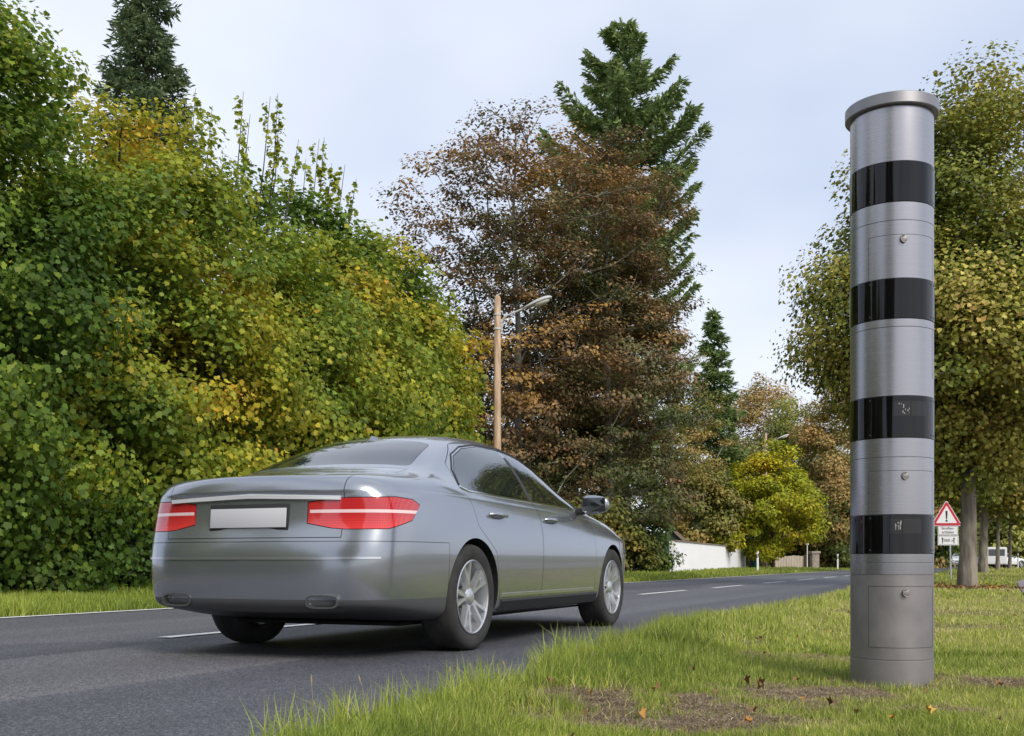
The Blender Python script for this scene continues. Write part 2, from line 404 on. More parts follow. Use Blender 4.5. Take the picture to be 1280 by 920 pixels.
def broadleaf(name, label, cat, base, H, tr, prof, ncl, nlf, clr, lsize, lmat, bmat, seed, shape=OVAL, flat=.6, group=None, tint0=.5, tvar=.25, shell=.45,
              sx=1., sy=1., up=.6, lean=(0, 0), extra=None, minr=0., vvar=.23, bare=0., crown_name='crown', trunk=True, stray=0.):
    rng = np.random.default_rng(seed); base = np.array([base[0], base[1], base[2]])
    C = in_profile(rng, prof, ncl, base, H, shell, sx, sy)
    # irregular outline
    ax = np.array([base[0], base[1], base[2]+H*.5]); C = C+unit(C-ax)*wob(C, 1.1)[:, None]*clr*.7
    root = empty(name, tuple(base), 0, label, cat, group)
    inv = -base
    if trunk:
        NP, par, kids, rad = skeleton(rng, base, H, tr, C, lean)
        tme = skeleton_mesh('trunk', NP+inv, par, kids, rad, base, tr, minr)
        link_mesh('trunk', tme, bmat, root, 60)
    sz = clr*rng.uniform(.45, 1.5, ncl); wgt = sz**2; wgt /= wgt.sum()
    ci = rng.choice(ncl, size=nlf, p=wgt)
    off = rng.normal(size=(nlf, 3)); off = unit(off)*(rng.random((nlf, 1))**.45); off[:, 2] *= flat
    P = C[ci]+off*sz[ci][:, None]*1.25
    ns_ = int(nlf*stray); P[:ns_] = in_profile(rng, prof, ns_, base, H, .4, sx, sy)+rng.normal(size=(ns_, 3))*clr*.5
    out = unit(P-ax-np.array([0, 0, -H*.1])); nr = out*.55+unit(off)*.45+np.array([0, 0, up])+rng.normal(size=(nlf, 3))*.42
    if bare > 0:
        keep = (P[:, 2]-base[2])/H < 1-bare*rng.random(nlf)
        P, nr, ci = P[keep], nr[keep], ci[keep]
    tint = tint0+tvar*wob(P, .9)*.9+rng.normal(size=len(P))*.10+(rng.random(ncl)[ci]-.5)*tvar
    val = 1+vvar*rng.normal(size=len(P))+.10*(rng.random(ncl)[ci]-.5)
    if extra is not None:
        e = extra(rng, base); P = np.concatenate([P, e[0]]); nr = np.concatenate([nr, e[1]]); tint = np.concatenate([tint, e[2]]); val = np.concatenate([val, np.ones(len(e[2]))])
    ok = P[:, 2] > base[2]+.03; P, nr, tint, val = P[ok], nr[ok], tint[ok], val[ok]
    ld = nr*0+rng.normal(size=nr.shape); ld[:, 2] -= .8
    me = leaf_mesh(crown_name, P+inv, nr, lsize*rng.uniform(.45, 1.4, len(P)), np.clip(tint, 0, 1), np.clip(val, .5, 1.6), shape, rng, axis=ld)
    link_mesh(crown_name, me, lmat, root)
    return root
def conifer(name, label, cat, base, H, tr, Lf, lmat, bmat, seed, nb=150, per=220, z0=.12, rise=.25, droop=.25, spray=.30, group=None, tint0=.5, hang=.3, gap=.0, az=None):
    """whorled boughs with flat sprays of needles; Lf(u) = bough length at height fraction u"""
    rng = np.random.default_rng(seed); base = np.array(base, dtype=float)
    root = empty(name, tuple(base), 0, label, cat, group)
    V, Fc = tube_geo([(0, 0, -.2), (0, 0, .3), (.03, 0, H*.3), (0, .04, H*.6), (0, 0, H*.98)], [tr*1.4, tr*1.1, tr*.8, tr*.45, .02], 12, False)
    V = list(V); Fc = list(Fc); Ps, Ns, Ax, Tn, Sz = [], [], [], [], []
    for b in range(nb):
        u = z0+(1-z0)*(b+rng.random())/nb; u = min(.995, u**.92)
        if rng.random() < gap: continue
        an = rng.random()*2*math.pi if az is None else az(rng, b); L_ = Lf(u)*rng.uniform(.62, 1.12)
        if L_ < .15: L_ = .15
        d = np.array([math.cos(an), math.sin(an), 0]); zz = u*H; rs = rise*(1+u); pts = []
        for k in range(7):
            w = k/6; pts.append(np.array([0, 0, zz])+d*L_*w+np.array([0, 0, 1])*(L_*(rs*w*w*1.2-droop*math.sin(math.pi*w)*.5*(1.3-u)-droop*.3*w*(1-u))))
        v, f = tube_geo([tuple(p_) for p_ in pts], [max(.01, tr*.16*(L_/4)*(1-w/7)) for w in range(7)], 4, False)
        o_ = len(V); V += v; Fc += [tuple(o_+q_ for q_ in ff) for ff in f]
        n = int(per*(L_/3)**1.15)+12; pts = np.array(pts)
        w = rng.random(n)**.75; wi = w*6; i0 = np.minimum(5, wi.astype(int)); fr = (wi-i0)[:, None]
        c = pts[i0]*(1-fr)+pts[i0+1]*fr
        side = np.array([-d[1], d[0], 0]); half = (.10+.34*L_*np.sin(math.pi*(.12+.82*w))*.55)
        lat = rng.uniform(-1, 1, n)
        P = c+side*(lat*half)[:, None]+np.array([0, 0, -1])*((np.abs(lat)**1.5)*half*hang+rng.random(n)*.12*hang*2)[:, None]+rng.normal(size=(n, 3))*.05
        Ps.append(P); nn = np.tile(np.array([0, 0, 1.]), (n, 1))+rng.normal(size=(n, 3))*.5; Ns.append(nn)
        Ax.append(d[None]*.8+side[None]*np.sign(lat)[:, None]*.7+rng.normal(size=(n, 3))*.3+np.array([0, 0, .25*rise*4-.3*hang])); Tn.append(tint0+rng.normal(size=n)*.12+.25*(rng.random()-.5)+.15*(w-.5)); Sz.append(rng.uniform(.6, 1.2, n)*spray)
    # leader
    n = 60; P = np.stack([rng.normal(size=n)*.05, rng.normal(size=n)*.05, H*(.93+.07*rng.random(n))], 1); Ps.append(P); Ns.append(rng.normal(size=(n, 3))); Ax.append(np.tile([0, 0, 1.], (n, 1))+rng.normal(size=(n, 3))*.4); Tn.append(np.full(n, tint0)); Sz.append(np.full(n, spray*.7))
    f = np.array(Fc); link_mesh('trunk', np_mesh('trunk', np.array([tuple(v) for v in V]), f, [4]*len(f)), bmat, root, 60)
    P, nn, ax_, tn, szz = (np.concatenate(a) for a in (Ps, Ns, Ax, Tn, Sz))
    me = leaf_mesh('crown', P, nn, szz, np.clip(tn, 0, 1), np.clip(1+.15*rng.normal(size=len(P)), .5, 1.5), NEEDLE, rng, axis=ax_, fold=.1)
    link_mesh('crown', me, lmat, root); return root

M_bark = noise_mat('bark_grey', (.11, .095, .075), (.30, .265, .21), 6, .95, 10, .8, 14, (1, 1, .25), bdist=.03)
M_bark2 = noise_mat('bark_dark', (.035, .028, .022), (.09, .075, .06), 6, .95, 8, .6, 12, (1, 1, .3), bdist=.03)
M_barkb = noise_mat('bark_beech', (.10, .095, .08), (.20, .19, .16), 4, .9, 6, .3, 12, (1, 1, .6))
M_lf_maple = ramp_mat('maple_leaves', [(0, (.07, .135, .022)), (.28, (.14, .225, .026)), (.52, (.27, .325, .032)), (.75, (.43, .40, .036)), (.93, (.62, .46, .04)), (1, (.60, .30, .04))], trans=.45)
M_lf_linden = ramp_mat('linden_leaves', [(0, (.07, .10, .018)), (.35, (.17, .205, .03)), (.60, (.33, .32, .05)), (.85, (.52, .42, .11)), (1, (.50, .30, .09))], trans=.3)
M_lf_beech = ramp_mat('copper_beech_leaves', [(0, (.07, .095, .026)), (.3, (.125, .125, .042)), (.55, (.19, .142, .062)), (.8, (.26, .145, .078)), (1, (.38, .23, .06))], trans=.25)
M_lf_olive = ramp_mat('olive_brown_leaves', [(0, (.07, .105, .024)), (.35, (.155, .180, .038)), (.65, (.27, .235, .052)), (1, (.38, .26, .07))], trans=.25)
M_lf_fir = ramp_mat('fir_needles', [(0, (.07, .12, .045)), (.5, (.18, .26, .09)), (1, (.34, .40, .15))], trans=.3)
M_lf_spruce = ramp_mat('spruce_needles', [(0, (.06, .10, .055)), (.5, (.14, .20, .10)), (1, (.26, .31, .14))], trans=.3)
M_lf_yel = ramp_mat('yellow_leaves', [(0, (.12, .18, .015)), (.35, (.32, .36, .02)), (.75, (.55, .50, .025)), (1, (.60, .40, .03))], trans=.4)
M_lf_gold = ramp_mat('golden_brown_leaves', [(0, (.17, .16, .04)), (.4, (.33, .26, .08)), (.75, (.45, .30, .11)), (1, (.52, .33, .12))], trans=.3)
M_lf_birch = ramp_mat('pale_green_leaves', [(0, (.18, .22, .05)), (.5, (.36, .38, .09)), (1, (.52, .48, .13))], trans=.4)
M_lf_shrub = ramp_mat('shrub_leaves', [(0, (.030, .070, .020)), (.4, (.070, .13, .026)), (.75, (.14, .20, .03)), (1, (.27, .27, .04))])

def gz(P): return float(ground_z(P[0], P[1]))
def gp(px, Z, dz=0.):
    P = at(px, Z); return (P.x, P.y, gz(P)+dz)
hedge_grp = None
def shoots(list_px, Z, z_lo, seed):
    """upright leafy shoots that stand above the crown: (px, top row) pairs"""
    def f(rng, base):
        Ps, Ns, Ts = [], [], []
        for px, py in list_px:
            top = at(px, Z, zat(py, Z)); lean = (rng.random()-.4)*.5
            bot = Vector((top.x-lean, top.y+(rng.random()-.5)*.8, z_lo))
            Lg = (top-bot).length; n = int(Lg*42)
            for k in range(n):
                u = (k+rng.random())/n; c = bot.lerp(top, u); c.x += .08*math.sin(u*5+px)
                w = .11*(1-u*.6)
                an = rng.random()*6.28
                Ps.append((c.x+math.cos(an)*w*rng.random(), c.y+math.sin(an)*w*rng.random(), c.z)); Ns.append((math.cos(an)*.6, math.sin(an)*.6, .7)); Ts.append(.42+.25*rng.random())
        return np.array(Ps), np.array(Ns)+rng.normal(size=(len(Ns), 3))*.3, np.array(Ts)
    return f
def shoot_stems(root, list_px, Z, z_lo, m):
    bm = bmesh.new(); rr = random.Random(3)
    for px, py in list_px:
        top = at(px, Z, zat(py, Z)); bot = Vector((top.x-.25, top.y, z_lo-.8))
        tube(bm, [bot-root.location, bot.lerp(top, .5)+Vector((.05, 0, 0))-root.location, top+Vector((rr.random()*.1, 0, .12))-root.location], [.022, .012, .004], 4)
    from_bm('shoots', bm, m, root)
def hedge_tree(px, Z, topy, r, label, seed, tint0, n=24000, ls=.17, prof=None, extra=None, ncl=150, clr=.62, mat_=None, tvar=.30, low=0.1):
    b = gp(px, Z); H = zat(topy, Z)-b[2]
    prof = prof or [(low, r*.80), (H*.15, r*1.0), (H*.40, r*1.05), (H*.62, r*.92), (H*.80, r*.66), (H*.93, r*.34), (H*1.0-.2, r*.10)]
    return broadleaf('maple_tree', label, 'tree', b, H, .16, prof, ncl, int(n*1.12), clr, ls, mat_ or M_lf_maple, M_bark2, seed, MAPLE, .7, 'maples in the roadside hedge', tint0-.05, tvar, .38, extra=extra, minr=.012, up=.42, stray=.09)
hedge_tree(-75, 15.0, -85, 2.35, 'dark green maple at the far left of the roadside hedge, taller than the frame', 11, .27, 84000, .082, tvar=.26, ncl=260, clr=.5)
hedge_tree(150, 18.2, 135, 2.55, 'yellow-green maple in the hedge below the tall dark spruce', 12, .56, 84000, .083, ncl=240, clr=.52)
SH1 = [(243, 118), (262, 140), (302, 122), (309, 150), (334, 128), (347, 124), (349, 146), (368, 182)]
_e = shoots(SH1, 22, zat(245, 22), 3)
h3 = hedge_tree(292, 22.0, 222, 2.9, 'green maple with a row of tall upright shoots sticking out of its crown', 13, .50, 76000, .092, extra=_e, ncl=240, clr=.55)
shoot_stems(h3, SH1, 22, zat(245, 22), M_bark2)
SH2 = [(404, 178), (396, 180), (413, 210), (428, 212), (442, 230), (382, 205)]
h4 = hedge_tree(392, 25.5, 250, 2.9, 'green and yellow maple with short leafy shoots, right of the one with tall shoots', 14, .56, 58000, .112, extra=shoots(SH2, 25.5, zat(268, 25.5), 5), ncl=230, clr=.56)
shoot_stems(h4, SH2, 25.5, zat(268, 25.5), M_bark2)
hedge_tree(470, 29, 285, 2.7, 'yellowing maple in the hedge just left of the wooden street lamp pole', 15, .64, 50000, .122, ncl=220, clr=.58)
hedge_tree(522, 33, 375, 1.9, 'small orange-tinged maple at the right end of the hedge beside the lamp pole', 16, .70, 30000, .125, ncl=140, clr=.52)
hedge_tree(60, 22.0, 150, 3.0, 'maple deep in the hedge behind the dark green one at far left', 17, .40, 26000, .15, ncl=100)
# low shrubs at the foot of the hedge
def shrub(px, Z, topy, r, label, seed, tint0=.4, n=5000, ls=.12, m=None, ncl=26, clr=.36, name='shrub', sx=1., sh=MAPLE):
    b = gp(px, Z); H = zat(topy, Z)-b[2]
    prof = [(.05, r*.9), (H*.35, r), (H*.7, r*.8), (H*.95, r*.25)]
    return broadleaf(name, label, 'shrub', b, H, .03, prof, ncl, n, clr, ls, m or M_lf_shrub, M_bark2, seed, sh, .7, None, tint0, .22, .5, minr=.004, sx=sx)
shrub(28, 15.6, 680, .95, 'low rounded green shrub at the grass edge in the bottom left of the hedge', 31, .42, 6500, .10)
shrub(150, 17.0, 640, 1.2, 'dark green shrub under the hedge left of the car boot', 32, .32, 6500, .12)
shrub(90, 17.2, 655, 1.1, 'shaded shrub between the low rounded shrub and the car', 33, .22, 5000, .12)
shrub(235, 18.6, 610, 1.5, 'green shrub with reddish tips directly behind the left tail lamp', 34, .45, 6500, .12)
shrub(320, 21.5, 600, 1.8, 'shrub filling the hedge foot behind the car roof', 35, .40, 5500, .14)
shrub(440, 26, 600, 1.9, 'shrub filling the hedge foot behind the rear window', 36, .45, 5500, .15)
shrub(545, 32.5, 590, 1.4, 'orange-leaved shrub at the foot of the lamp pole', 37, .85, 4500, .15, M_lf_maple)
# tall conifers
conifer('spruce_tree', 'tall dark spruce rising behind the hedge at the upper left', 'tree', gp(183, 38), zat(-130, 38), .32, lambda u: min(2.3, 4.6*(1-u)**.8), M_lf_spruce, M_bark2, 41, nb=260, per=380, z0=.3, rise=.0, droop=.5, spray=.24, hang=.9, gap=.05)
def firL(u):
    return float(np.interp(u, [.1, .48, .62, .70, .76, .82, .88, .94, 1.], [3.0, 3.5, 4.4, 4.6, 3.9, 3.2, 2.4, 1.25, .2]))
conifer('fir_tree', 'tall green fir with upswept boughs, the highest tree in the middle', 'tree', gp(776, 55), zat(14, 55)-.6, .45, firL, M_lf_fir, M_bark2, 42, nb=190, per=420, z0=.15, rise=.22, droop=.3, spray=.36, hang=.35, tint0=.6, gap=.12)
conifer('spruce_tree', 'small slender spruce between the big fir and the golden trees', 'tree', gp(893, 74), zat(390, 74), .22, lambda u: 3.2*(1-u)**.75+.15, M_lf_fir, M_bark2, 43, nb=150, per=240, z0=.1, rise=.05, droop=.4, spray=.42, hang=.7)
# copper beeches: tiers of fine twigs
def beech(px, Z, topy, prof, label, seed, ncl, n, m, tint0, lean=(0, 0), tr=.38, sx=1., clr=.7, bare=0.):
    b = gp(px, Z); H = zat(topy, Z)-b[2]
    prof = [(zat(y, Z)-b[2], r*Z/F) for y, r in prof]
    return broadleaf('copper_beech' if m is M_lf_beech else 'beech_tree', label, 'tree', b, H, tr, prof, ncl, int(n*1.7), clr, .135, m, M_barkb, seed, OVAL, .30, None, tint0, .42, .55, up=.9, lean=lean, minr=.0, sx=sx, bare=bare)
beech(652, 42, 118, [(640, 60), (560, 95), (470, 110), (400, 120), (330, 150), (250, 190), (232, 130), (170, 85), (125, 35)], 'open copper beech with bare upper twigs against the sky, left of the fir', 51, 600, 30000, M_lf_beech, .72, bare=.12, tr=.24, clr=.58)
beech(756, 45, 165, [(672, 60), (600, 100), (500, 112), (420, 108), (350, 112), (280, 108), (220, 72), (180, 30)], 'dense rust-brown copper beech in front of the tall fir', 52, 420, 44000, M_lf_beech, .48, tr=.38, clr=.72)
beech(690, 48, 330, [(695, 95), (600, 105), (500, 100), (400, 85), (345, 40)], 'olive green beech behind the lamp pole', 53, 260, 26000, M_lf_olive, .45, clr=.8)
beech(838, 67, 400, [(658, 45), (620, 72), (550, 75), (480, 55), (415, 20)], 'brown-green tree above the left end of the white wall', 54, 200, 18000, M_lf_olive, .60, clr=.8)
beech(600, 47, 395, [(690, 85), (560, 95), (470, 75), (410, 30)], 'dark leafy tree behind the top of the lamp pole, left of the open beech', 55, 180, 17000, M_lf_olive, .35, clr=.8)
def bush(px, Z, topy, r, n, m, label, seed, tint0, ls, ncl=90, clr=.8, name='leafy_tree', cat='tree', prof=None, flat=.6, group=None, sh=OVAL, tr=.14, low=.3, sx=1., bare=0., bark=None):
    b = gp(px, Z); H = zat(topy, Z)-b[2]
    prof = prof or [(low, r*.75), (H*.25, r), (H*.55, r), (H*.8, r*.68), (H*.97, r*.15)]
    return broadleaf(name, label, cat, b, H, tr, prof, ncl, n, clr, ls, m, bark or M_bark2, seed, sh, flat, group, tint0, .28, .42, minr=.008, sx=sx, bare=bare)
bush(966, 72, 556, 3.2, 26000, M_lf_yel, 'bright yellow-green tree leaning over the right end of the white wall', 61, .52, .18, 130, .6, prof=[(1.0, 1.3), (2.4, 2.6), (4.2, 3.3), (6.2, 2.3), (7.6, .8), (8.3, .2)])
bush(880, 66, 560, 2.1, 9000, M_lf_olive, 'dull brown-green bush tree behind the middle of the white wall', 62, .65, .2, 60, .6)
bush(905, 65.5, 640, .95, 2600, M_lf_yel, 'yellow-orange small tree hanging over the top of the white wall', 63, .60, .17, 22, .4, prof=[(1.3, .7), (1.9, 1.0), (2.8, .7), (3.3, .2)])
bush(806, 46, 640, 1.25, 6500, M_lf_shrub, 'dark green bush between the car bonnet and the white wall', 64, .50, .15, 50, .42, name='bush', cat='bush')
bush(775, 44, 650, 1.2, 5000, M_lf_olive, 'brownish bush directly behind the car bonnet', 65, .5, .15, 40, .42, name='bush', cat='bush')
bush(700, 42, 620, 2.4, 9000, M_lf_olive, 'wide bush behind the car windscreen', 66, .35, .17, 60, .6, name='bush', cat='bush')
bush(620, 40, 610, 2.2, 8000, M_lf_maple, 'green bush behind the car roof at the lamp pole', 67, .4, .17, 60, .6, name='bush', cat='bush')
# golden trees towards the end of the road
bush(955, 98, 458, 3.8, 46000, M_lf_gold, 'golden brown tree behind the second street lamp', 71, .55, .22, 150, 1.2)
bush(1000, 92, 478, 3.2, 36000, M_lf_birch, 'pale yellow-green tree top left of the speed camera pillar', 72, .35, .21, 100, .9)
bush(1045, 86, 470, 3.6, 44000, M_lf_gold, 'russet tree just left of the speed camera pillar', 73, .50, .20, 110, 1.0)
bush(1110, 95, 480, 4.5, 18000, M_lf_gold, 'golden tree hidden mostly behind the speed camera pillar', 74, .5, .34, 90, 1.1)
bush(920, 85, 560, 3.5, 9000, M_lf_olive, 'dark tree behind the yellow-green tree', 75, .4, .28, 70, .9)
bush(1030, 88, 585, 3.2, 9000, M_lf_olive, 'dark green tree over the beige fence gate', 76, .25, .25, 80, .8)
bush(1075, 84, 600, 3.2, 9000, M_lf_olive, 'shaded tree at the road edge behind the pillar', 77, .2, .25, 80, .8)
bush(985, 89, 640, 3.0, 6000, M_lf_shrub, 'dark bushes behind the beige board fence', 78, .25, .25, 60, .6, name='bush', cat='bush')
bush(860, 84, 480, 3.2, 9000, M_lf_olive, 'brown tree behind the small spruce', 79, .6, .28, 80, .9)
bush(1150, 105, 560, 3.6, 9000, M_lf_shrub, 'green tree beside the road seen past the right edge of the pillar', 80, .55, .32, 80, 1.0)
bush(1192, 135, 600, 5., 14000, M_lf_birch, 'distant pale green tree behind the warning sign', 81, .3, .42, 70, 1.2)
bush(1225, 128, 600, 4.6, 14000, M_lf_yel, 'distant yellow tree between the lime trunks', 82, .5, .40, 70, 1.2)
bush(1262, 118, 600, 3.8, 14000, M_lf_birch, 'distant willow-like tree near the right edge', 83, .5, .36, 70, 1.1)
bush(1310, 120, 590, 4.6, 12000, M_lf_birch, 'distant tree at the right edge of the picture', 84, .35, .40, 60, 1.2)
# avenue of limes on the verge
lime = [(590, 40), (560, 80), (520, 120), (485, 180), (440, 218), (370, 200), (310, 160), (240, 112), (160, 75), (92, 26)]
def linden(px, Z, label, seed, n, ls, ncl, rs=1., prof=None, tint0=.48, tr=.225):
    b = gp(px, Z); pr = [(zat(y, 25.3)-(-.05), r*25.3/F*rs) for y, r in (prof or lime)]
    return broadleaf('lime_tree', label, 'tree', b, 11.9, tr, pr, ncl, n, .66 if Z < 30 else .8, ls, M_lf_linden, M_bark, seed, HEART, .6, 'avenue of lime trees on the verge', tint0, .30, .50, minr=.012, vvar=.22, stray=.10)
linden(1209, 25.3, 'big lime tree with yellowing crown, its grey trunk beside the warning sign', 91, 165000, .086, 460, tint0=.47)
linden(1229, 57, 'lime tree with dark trunk just behind the nearest lime', 92, 30000, .19, 170, 1.1, lime[1:], tint0=.3, tr=.26)
linden(1247, 76, 'thin trunked lime farther along the verge', 93, 13000, .26, 90, .9, lime[2:], tint0=.35, tr=.16)
linden(1262, 92, 'slim lime third along the verge', 94, 9000, .32, 80, .9, lime[2:], tint0=.4, tr=.17)
linden(1330, 40, 'lime tree just outside the right edge of the picture', 95, 18000, .19, 130, 1., lime[1:], tint0=.4)

# the hedge goes on behind the photographer; it is what the pillar and the car mirror
def behind(src, t, s_, label, rz):
    c = copy_tree(src); P_ = rp(t, s_); c.location = (P_.x, P_.y, gz(P_)); c.rotation_euler = (0, 0, rz); c['label'] = label
behind(h3, -1, -13.5, 'maple in the hedge level with the photographer', 2.0)
behind(h4, -9, -13.8, 'first maple in the hedge behind the photographer', 1.0)
behind(h3, -17, -13.5, 'second maple in the hedge behind the photographer', 3.4)
behind(h4, -26, -14.0, 'third maple in the hedge behind the photographer', 4.4)
lime0 = [o for o in bpy.data.objects if o.get('group') == 'avenue of lime trees on the verge' and 'nearest' not in o['label'] and o['label'].startswith('big')][0]
behind(lime0, -12, -.6, 'unseen lime tree added on the verge behind the photographer', 2.2)  # both unseen limes added to darken the reflections in the black bands
behind(lime0, -24, -.9, 'second unseen lime tree added on the verge behind the photographer', 4.0)
# ---------------------------------------------------------------- the silver saloon car
M_paint = mat('silver_paint', (.335, .355, .395), .24, .8, Coat_Weight=1., Coat_Roughness=.04)
M_glass = mat('tinted_glass', (.012, .015, .016), .03, 0, Specular_IOR_Level=.9, Coat_Weight=.6, Coat_Roughness=.02)
M_dark = mat('black_plastic', (.018, .018, .02), .6)
M_gap = mat('dark_gap', (.008, .008, .009), .9)
M_chrome = mat('chrome', (.75, .76, .78), .12, 1.)
M_satin = mat('satin_trim', (.62, .63, .66), .25, .9)
M_red = mat('red_lens', (.58, .03, .035), .10, 0, Coat_Weight=1., Coat_Roughness=.03)
_nt = M_red.node_tree; _p = _nt.nodes['Principled BSDF']; _tc = N(_nt, 'ShaderNodeTexCoord'); _w = N(_nt, 'ShaderNodeTexWave'); _w.bands_direction = 'Z'; _w.inputs['Scale'].default_value = 22
_w2 = N(_nt, 'ShaderNodeTexWave'); _w2.bands_direction = 'Y'; _w2.inputs['Scale'].default_value = 30
_mx = N(_nt, 'ShaderNodeMath', operation='MULTIPLY'); _r = N(_nt, 'ShaderNodeValToRGB'); _r.color_ramp.elements[0].color = (.30, .006, .01, 1); _r.color_ramp.elements[1].color = (.72, .05, .05, 1)
_nt.links.new(_tc.outputs['Object'], _w.inputs[0]); _nt.links.new(_tc.outputs['Object'], _w2.inputs[0]); _nt.links.new(_w.outputs['Fac'], _mx.inputs[0]); _nt.links.new(_w2.outputs['Fac'], _mx.inputs[1])
_sz = N(_nt, 'ShaderNodeMapRange'); _sp = N(_nt, 'ShaderNodeSeparateXYZ'); _nt.links.new(_tc.outputs['Object'], _sp.inputs[0]); _nt.links.new(_sp.outputs[2], _sz.inputs[0]); _sz.inputs[1].default_value = .73; _sz.inputs[2].default_value = .83; _sz.inputs[3].default_value = .85; _sz.inputs[4].default_value = .25
_ad = N(_nt, 'ShaderNodeMath', operation='MULTIPLY_ADD'); _nt.links.new(_mx.outputs[0], _ad.inputs[0]); _ad.inputs[1].default_value = .45; _nt.links.new(_sz.outputs[0], _ad.inputs[2])
_nt.links.new(_ad.outputs[0], _r.inputs[0]); _nt.links.new(_r.outputs[0], _p.inputs['Base Color'])
M_redlite = mat('pale_lens', (.75, .55, .56), .12, 0, Coat_Weight=1., Coat_Roughness=.03)
M_tyre = noise_mat('tyre_rubber', (.018, .018, .018), (.035, .034, .033), 9, .85)
M_alloy = mat('alloy', (.62, .63, .65), .28, .85)
M_disc = mat('brake_disc', (.25, .25, .25), .4, .9)
M_plate = mat('plate_white', (.50, .50, .53), .45)
M_blue = mat('plate_blue', (.02, .06, .35), .4)
M_lampglass = mat('headlamp_glass', (.55, .58, .6), .08, .3, Coat_Weight=1.)

def car_cage():
    # x, W, belt z, top z (centre), rail y, rail z offset, inner y, end ring flag
    side = [
        (-2.40, .855, .955, 1.075, .66, .022, .34),
        (-2.15, .900, .970, 1.100, .67, .025, .34),
        (-1.90, .915, .975, 1.120, .66, .025, .34),
        (-1.72, .920, .975, 1.165, .65, .030, .36),
        (-1.48, .925, .972, 1.290, .62, .050, .36),
        (-1.15, .927, .965, 1.415, .59, .070, .33),
        (-.72, .927, .955, 1.480, .585, .075, .32),
        (-.22, .927, .945, 1.495, .59, .080, .32),
        (.17, .927, .935, 1.462, .60, .085, .33),
        (.50, .926, .925, 1.310, .64, .075, .36),
        (.86, .925, .912, 1.095, .70, .060, .40),
        (1.05, .922, .897, 1.035, .71, .045, .40),
        (1.45, .915, .870, .985, .70, .045, .40),
        (1.80, .895, .815, .915, .68, .045, .38),
        (2.02, .850, .755, .845, .64, .045, .36),
    ]
    rings = []
    def ring(x, W, zb, zt, yr, dz, yi, dx=None, k=1., lo=1.):
        glass = 1 if zt > 1.2 else 0
        y8 = W-.095 if glass else W-.10
        z8 = zb+.035 if glass else zb+(zt-dz-zb)*.55
        rows = [(0, .19), (W*.7, .19), (W-.07, .205), (W-.03, .27), (W-.012, .42), (W, .60), (W-.008, .76), (W-.035, zb-.035), (W-.065, zb+.0),
                (y8, z8), (yr, zt-dz), (yi, zt-.012), (0, zt)]
        out = []; lift = .075*min(1., max(0., (-1.85-x)/.5))
        for i, (y, z) in enumerate(rows):
            if i < 4: z += lift*(1 if i < 3 else .6)
            out.append(Vector((x+(dx[i] if dx else 0), y*k, z)))
        return out
    # rear end rings: row offsets that shape the tail
    rd = [.12, .10, .07, .02, 0, 0, .045, .06, .045, .055, .075, .10, .13]
    for x, k in ((-2.590, 0.), (-2.585, .33), (-2.565, .60), (-2.515, .82)):
        rr = ring(x, .835, .955, 1.062, .62, .015, .34, rd, 1.)
        for i, v in enumerate(rr):
            v.y *= k/.95 if k < .95 else 1
        rings.append(rr)
    for s in side[:1]:
        rings.append(ring(*s, dx=[.10, .08, .04, .015, 0, 0, .02, .025, .02, .02, .03, .05, .06]))
    for s in side[1:-1]: rings.append(ring(*s))
    rings.append(ring(*side[-1], dx=[-.04, -.03, -.02, 0, 0, 0, 0, -.01, -.02, -.03, -.04, -.05, -.06]))
    fd = [-.10, -.08, -.04, 0, .01, .01, -.01, -.03, -.04, -.05, -.07, -.09, -.11]
    for x, k in ((2.16, .86), (2.235, .66), (2.27, .36), (2.28, 0.)):
        rr = ring(x, .84, .70, .79, .62, .03, .34, fd)
        for v in rr: v.y *= k/.95
        rings.append(rr)
    return rings

def build_car_shell():
    rings = car_cage(); bm = bmesh.new(); nr = len(rings[0]); G = {}
    for i, rr in enumerate(rings):
        for j, co in enumerate(rr):
            for sgn in (1, -1):
                if abs(co.y) < 1e-6:
                    if (i, j, 0) not in G: G[i, j, 0] = bm.verts.new((co.x, 0, co.z))
                    G[i, j, sgn] = G[i, j, 0]
                else: G[i, j, sgn] = bm.verts.new((co.x, co.y*sgn, co.z))
    for i in range(len(rings)-1):
        for j in range(nr-1):
            for sgn in (1, -1):
                q = [G[i, j, sgn], G[i+1, j, sgn], G[i+1, j+1, sgn], G[i, j+1, sgn]]
                u = []
                for v in q:
                    if v not in u: u.append(v)
                if len(u) < 3: continue
                if sgn < 0: u = u[::-1]
                try: bm.faces.new(u)
                except ValueError: pass
    bmesh.ops.recalc_face_normals(bm, faces=bm.faces)
    cl = bm.edges.layers.float.new('crease_edge')
    for i in range(len(rings)-1):
        for sgn in (1, -1):
            for j, c in ((6, .35), (8, .55), (3, .3), (5, .2)):
                e = bm.edges.get((G[i, j, sgn], G[i+1, j, sgn]))
                if e: e[cl] = c
    me = bpy.data.meshes.new('shell'); bm.to_mesh(me); bm.free()
    o = bpy.data.objects.new('shell', me); COL.objects.link(o)
    md = o.modifiers.new('s', 'SUBSURF'); md.levels = md.render_levels = 3
    dg = bpy.context.evaluated_depsgraph_get(); dg.update()
    m2 = bpy.data.meshes.new_from_object(o.evaluated_get(dg))
    bpy.data.objects.remove(o)
    return m2

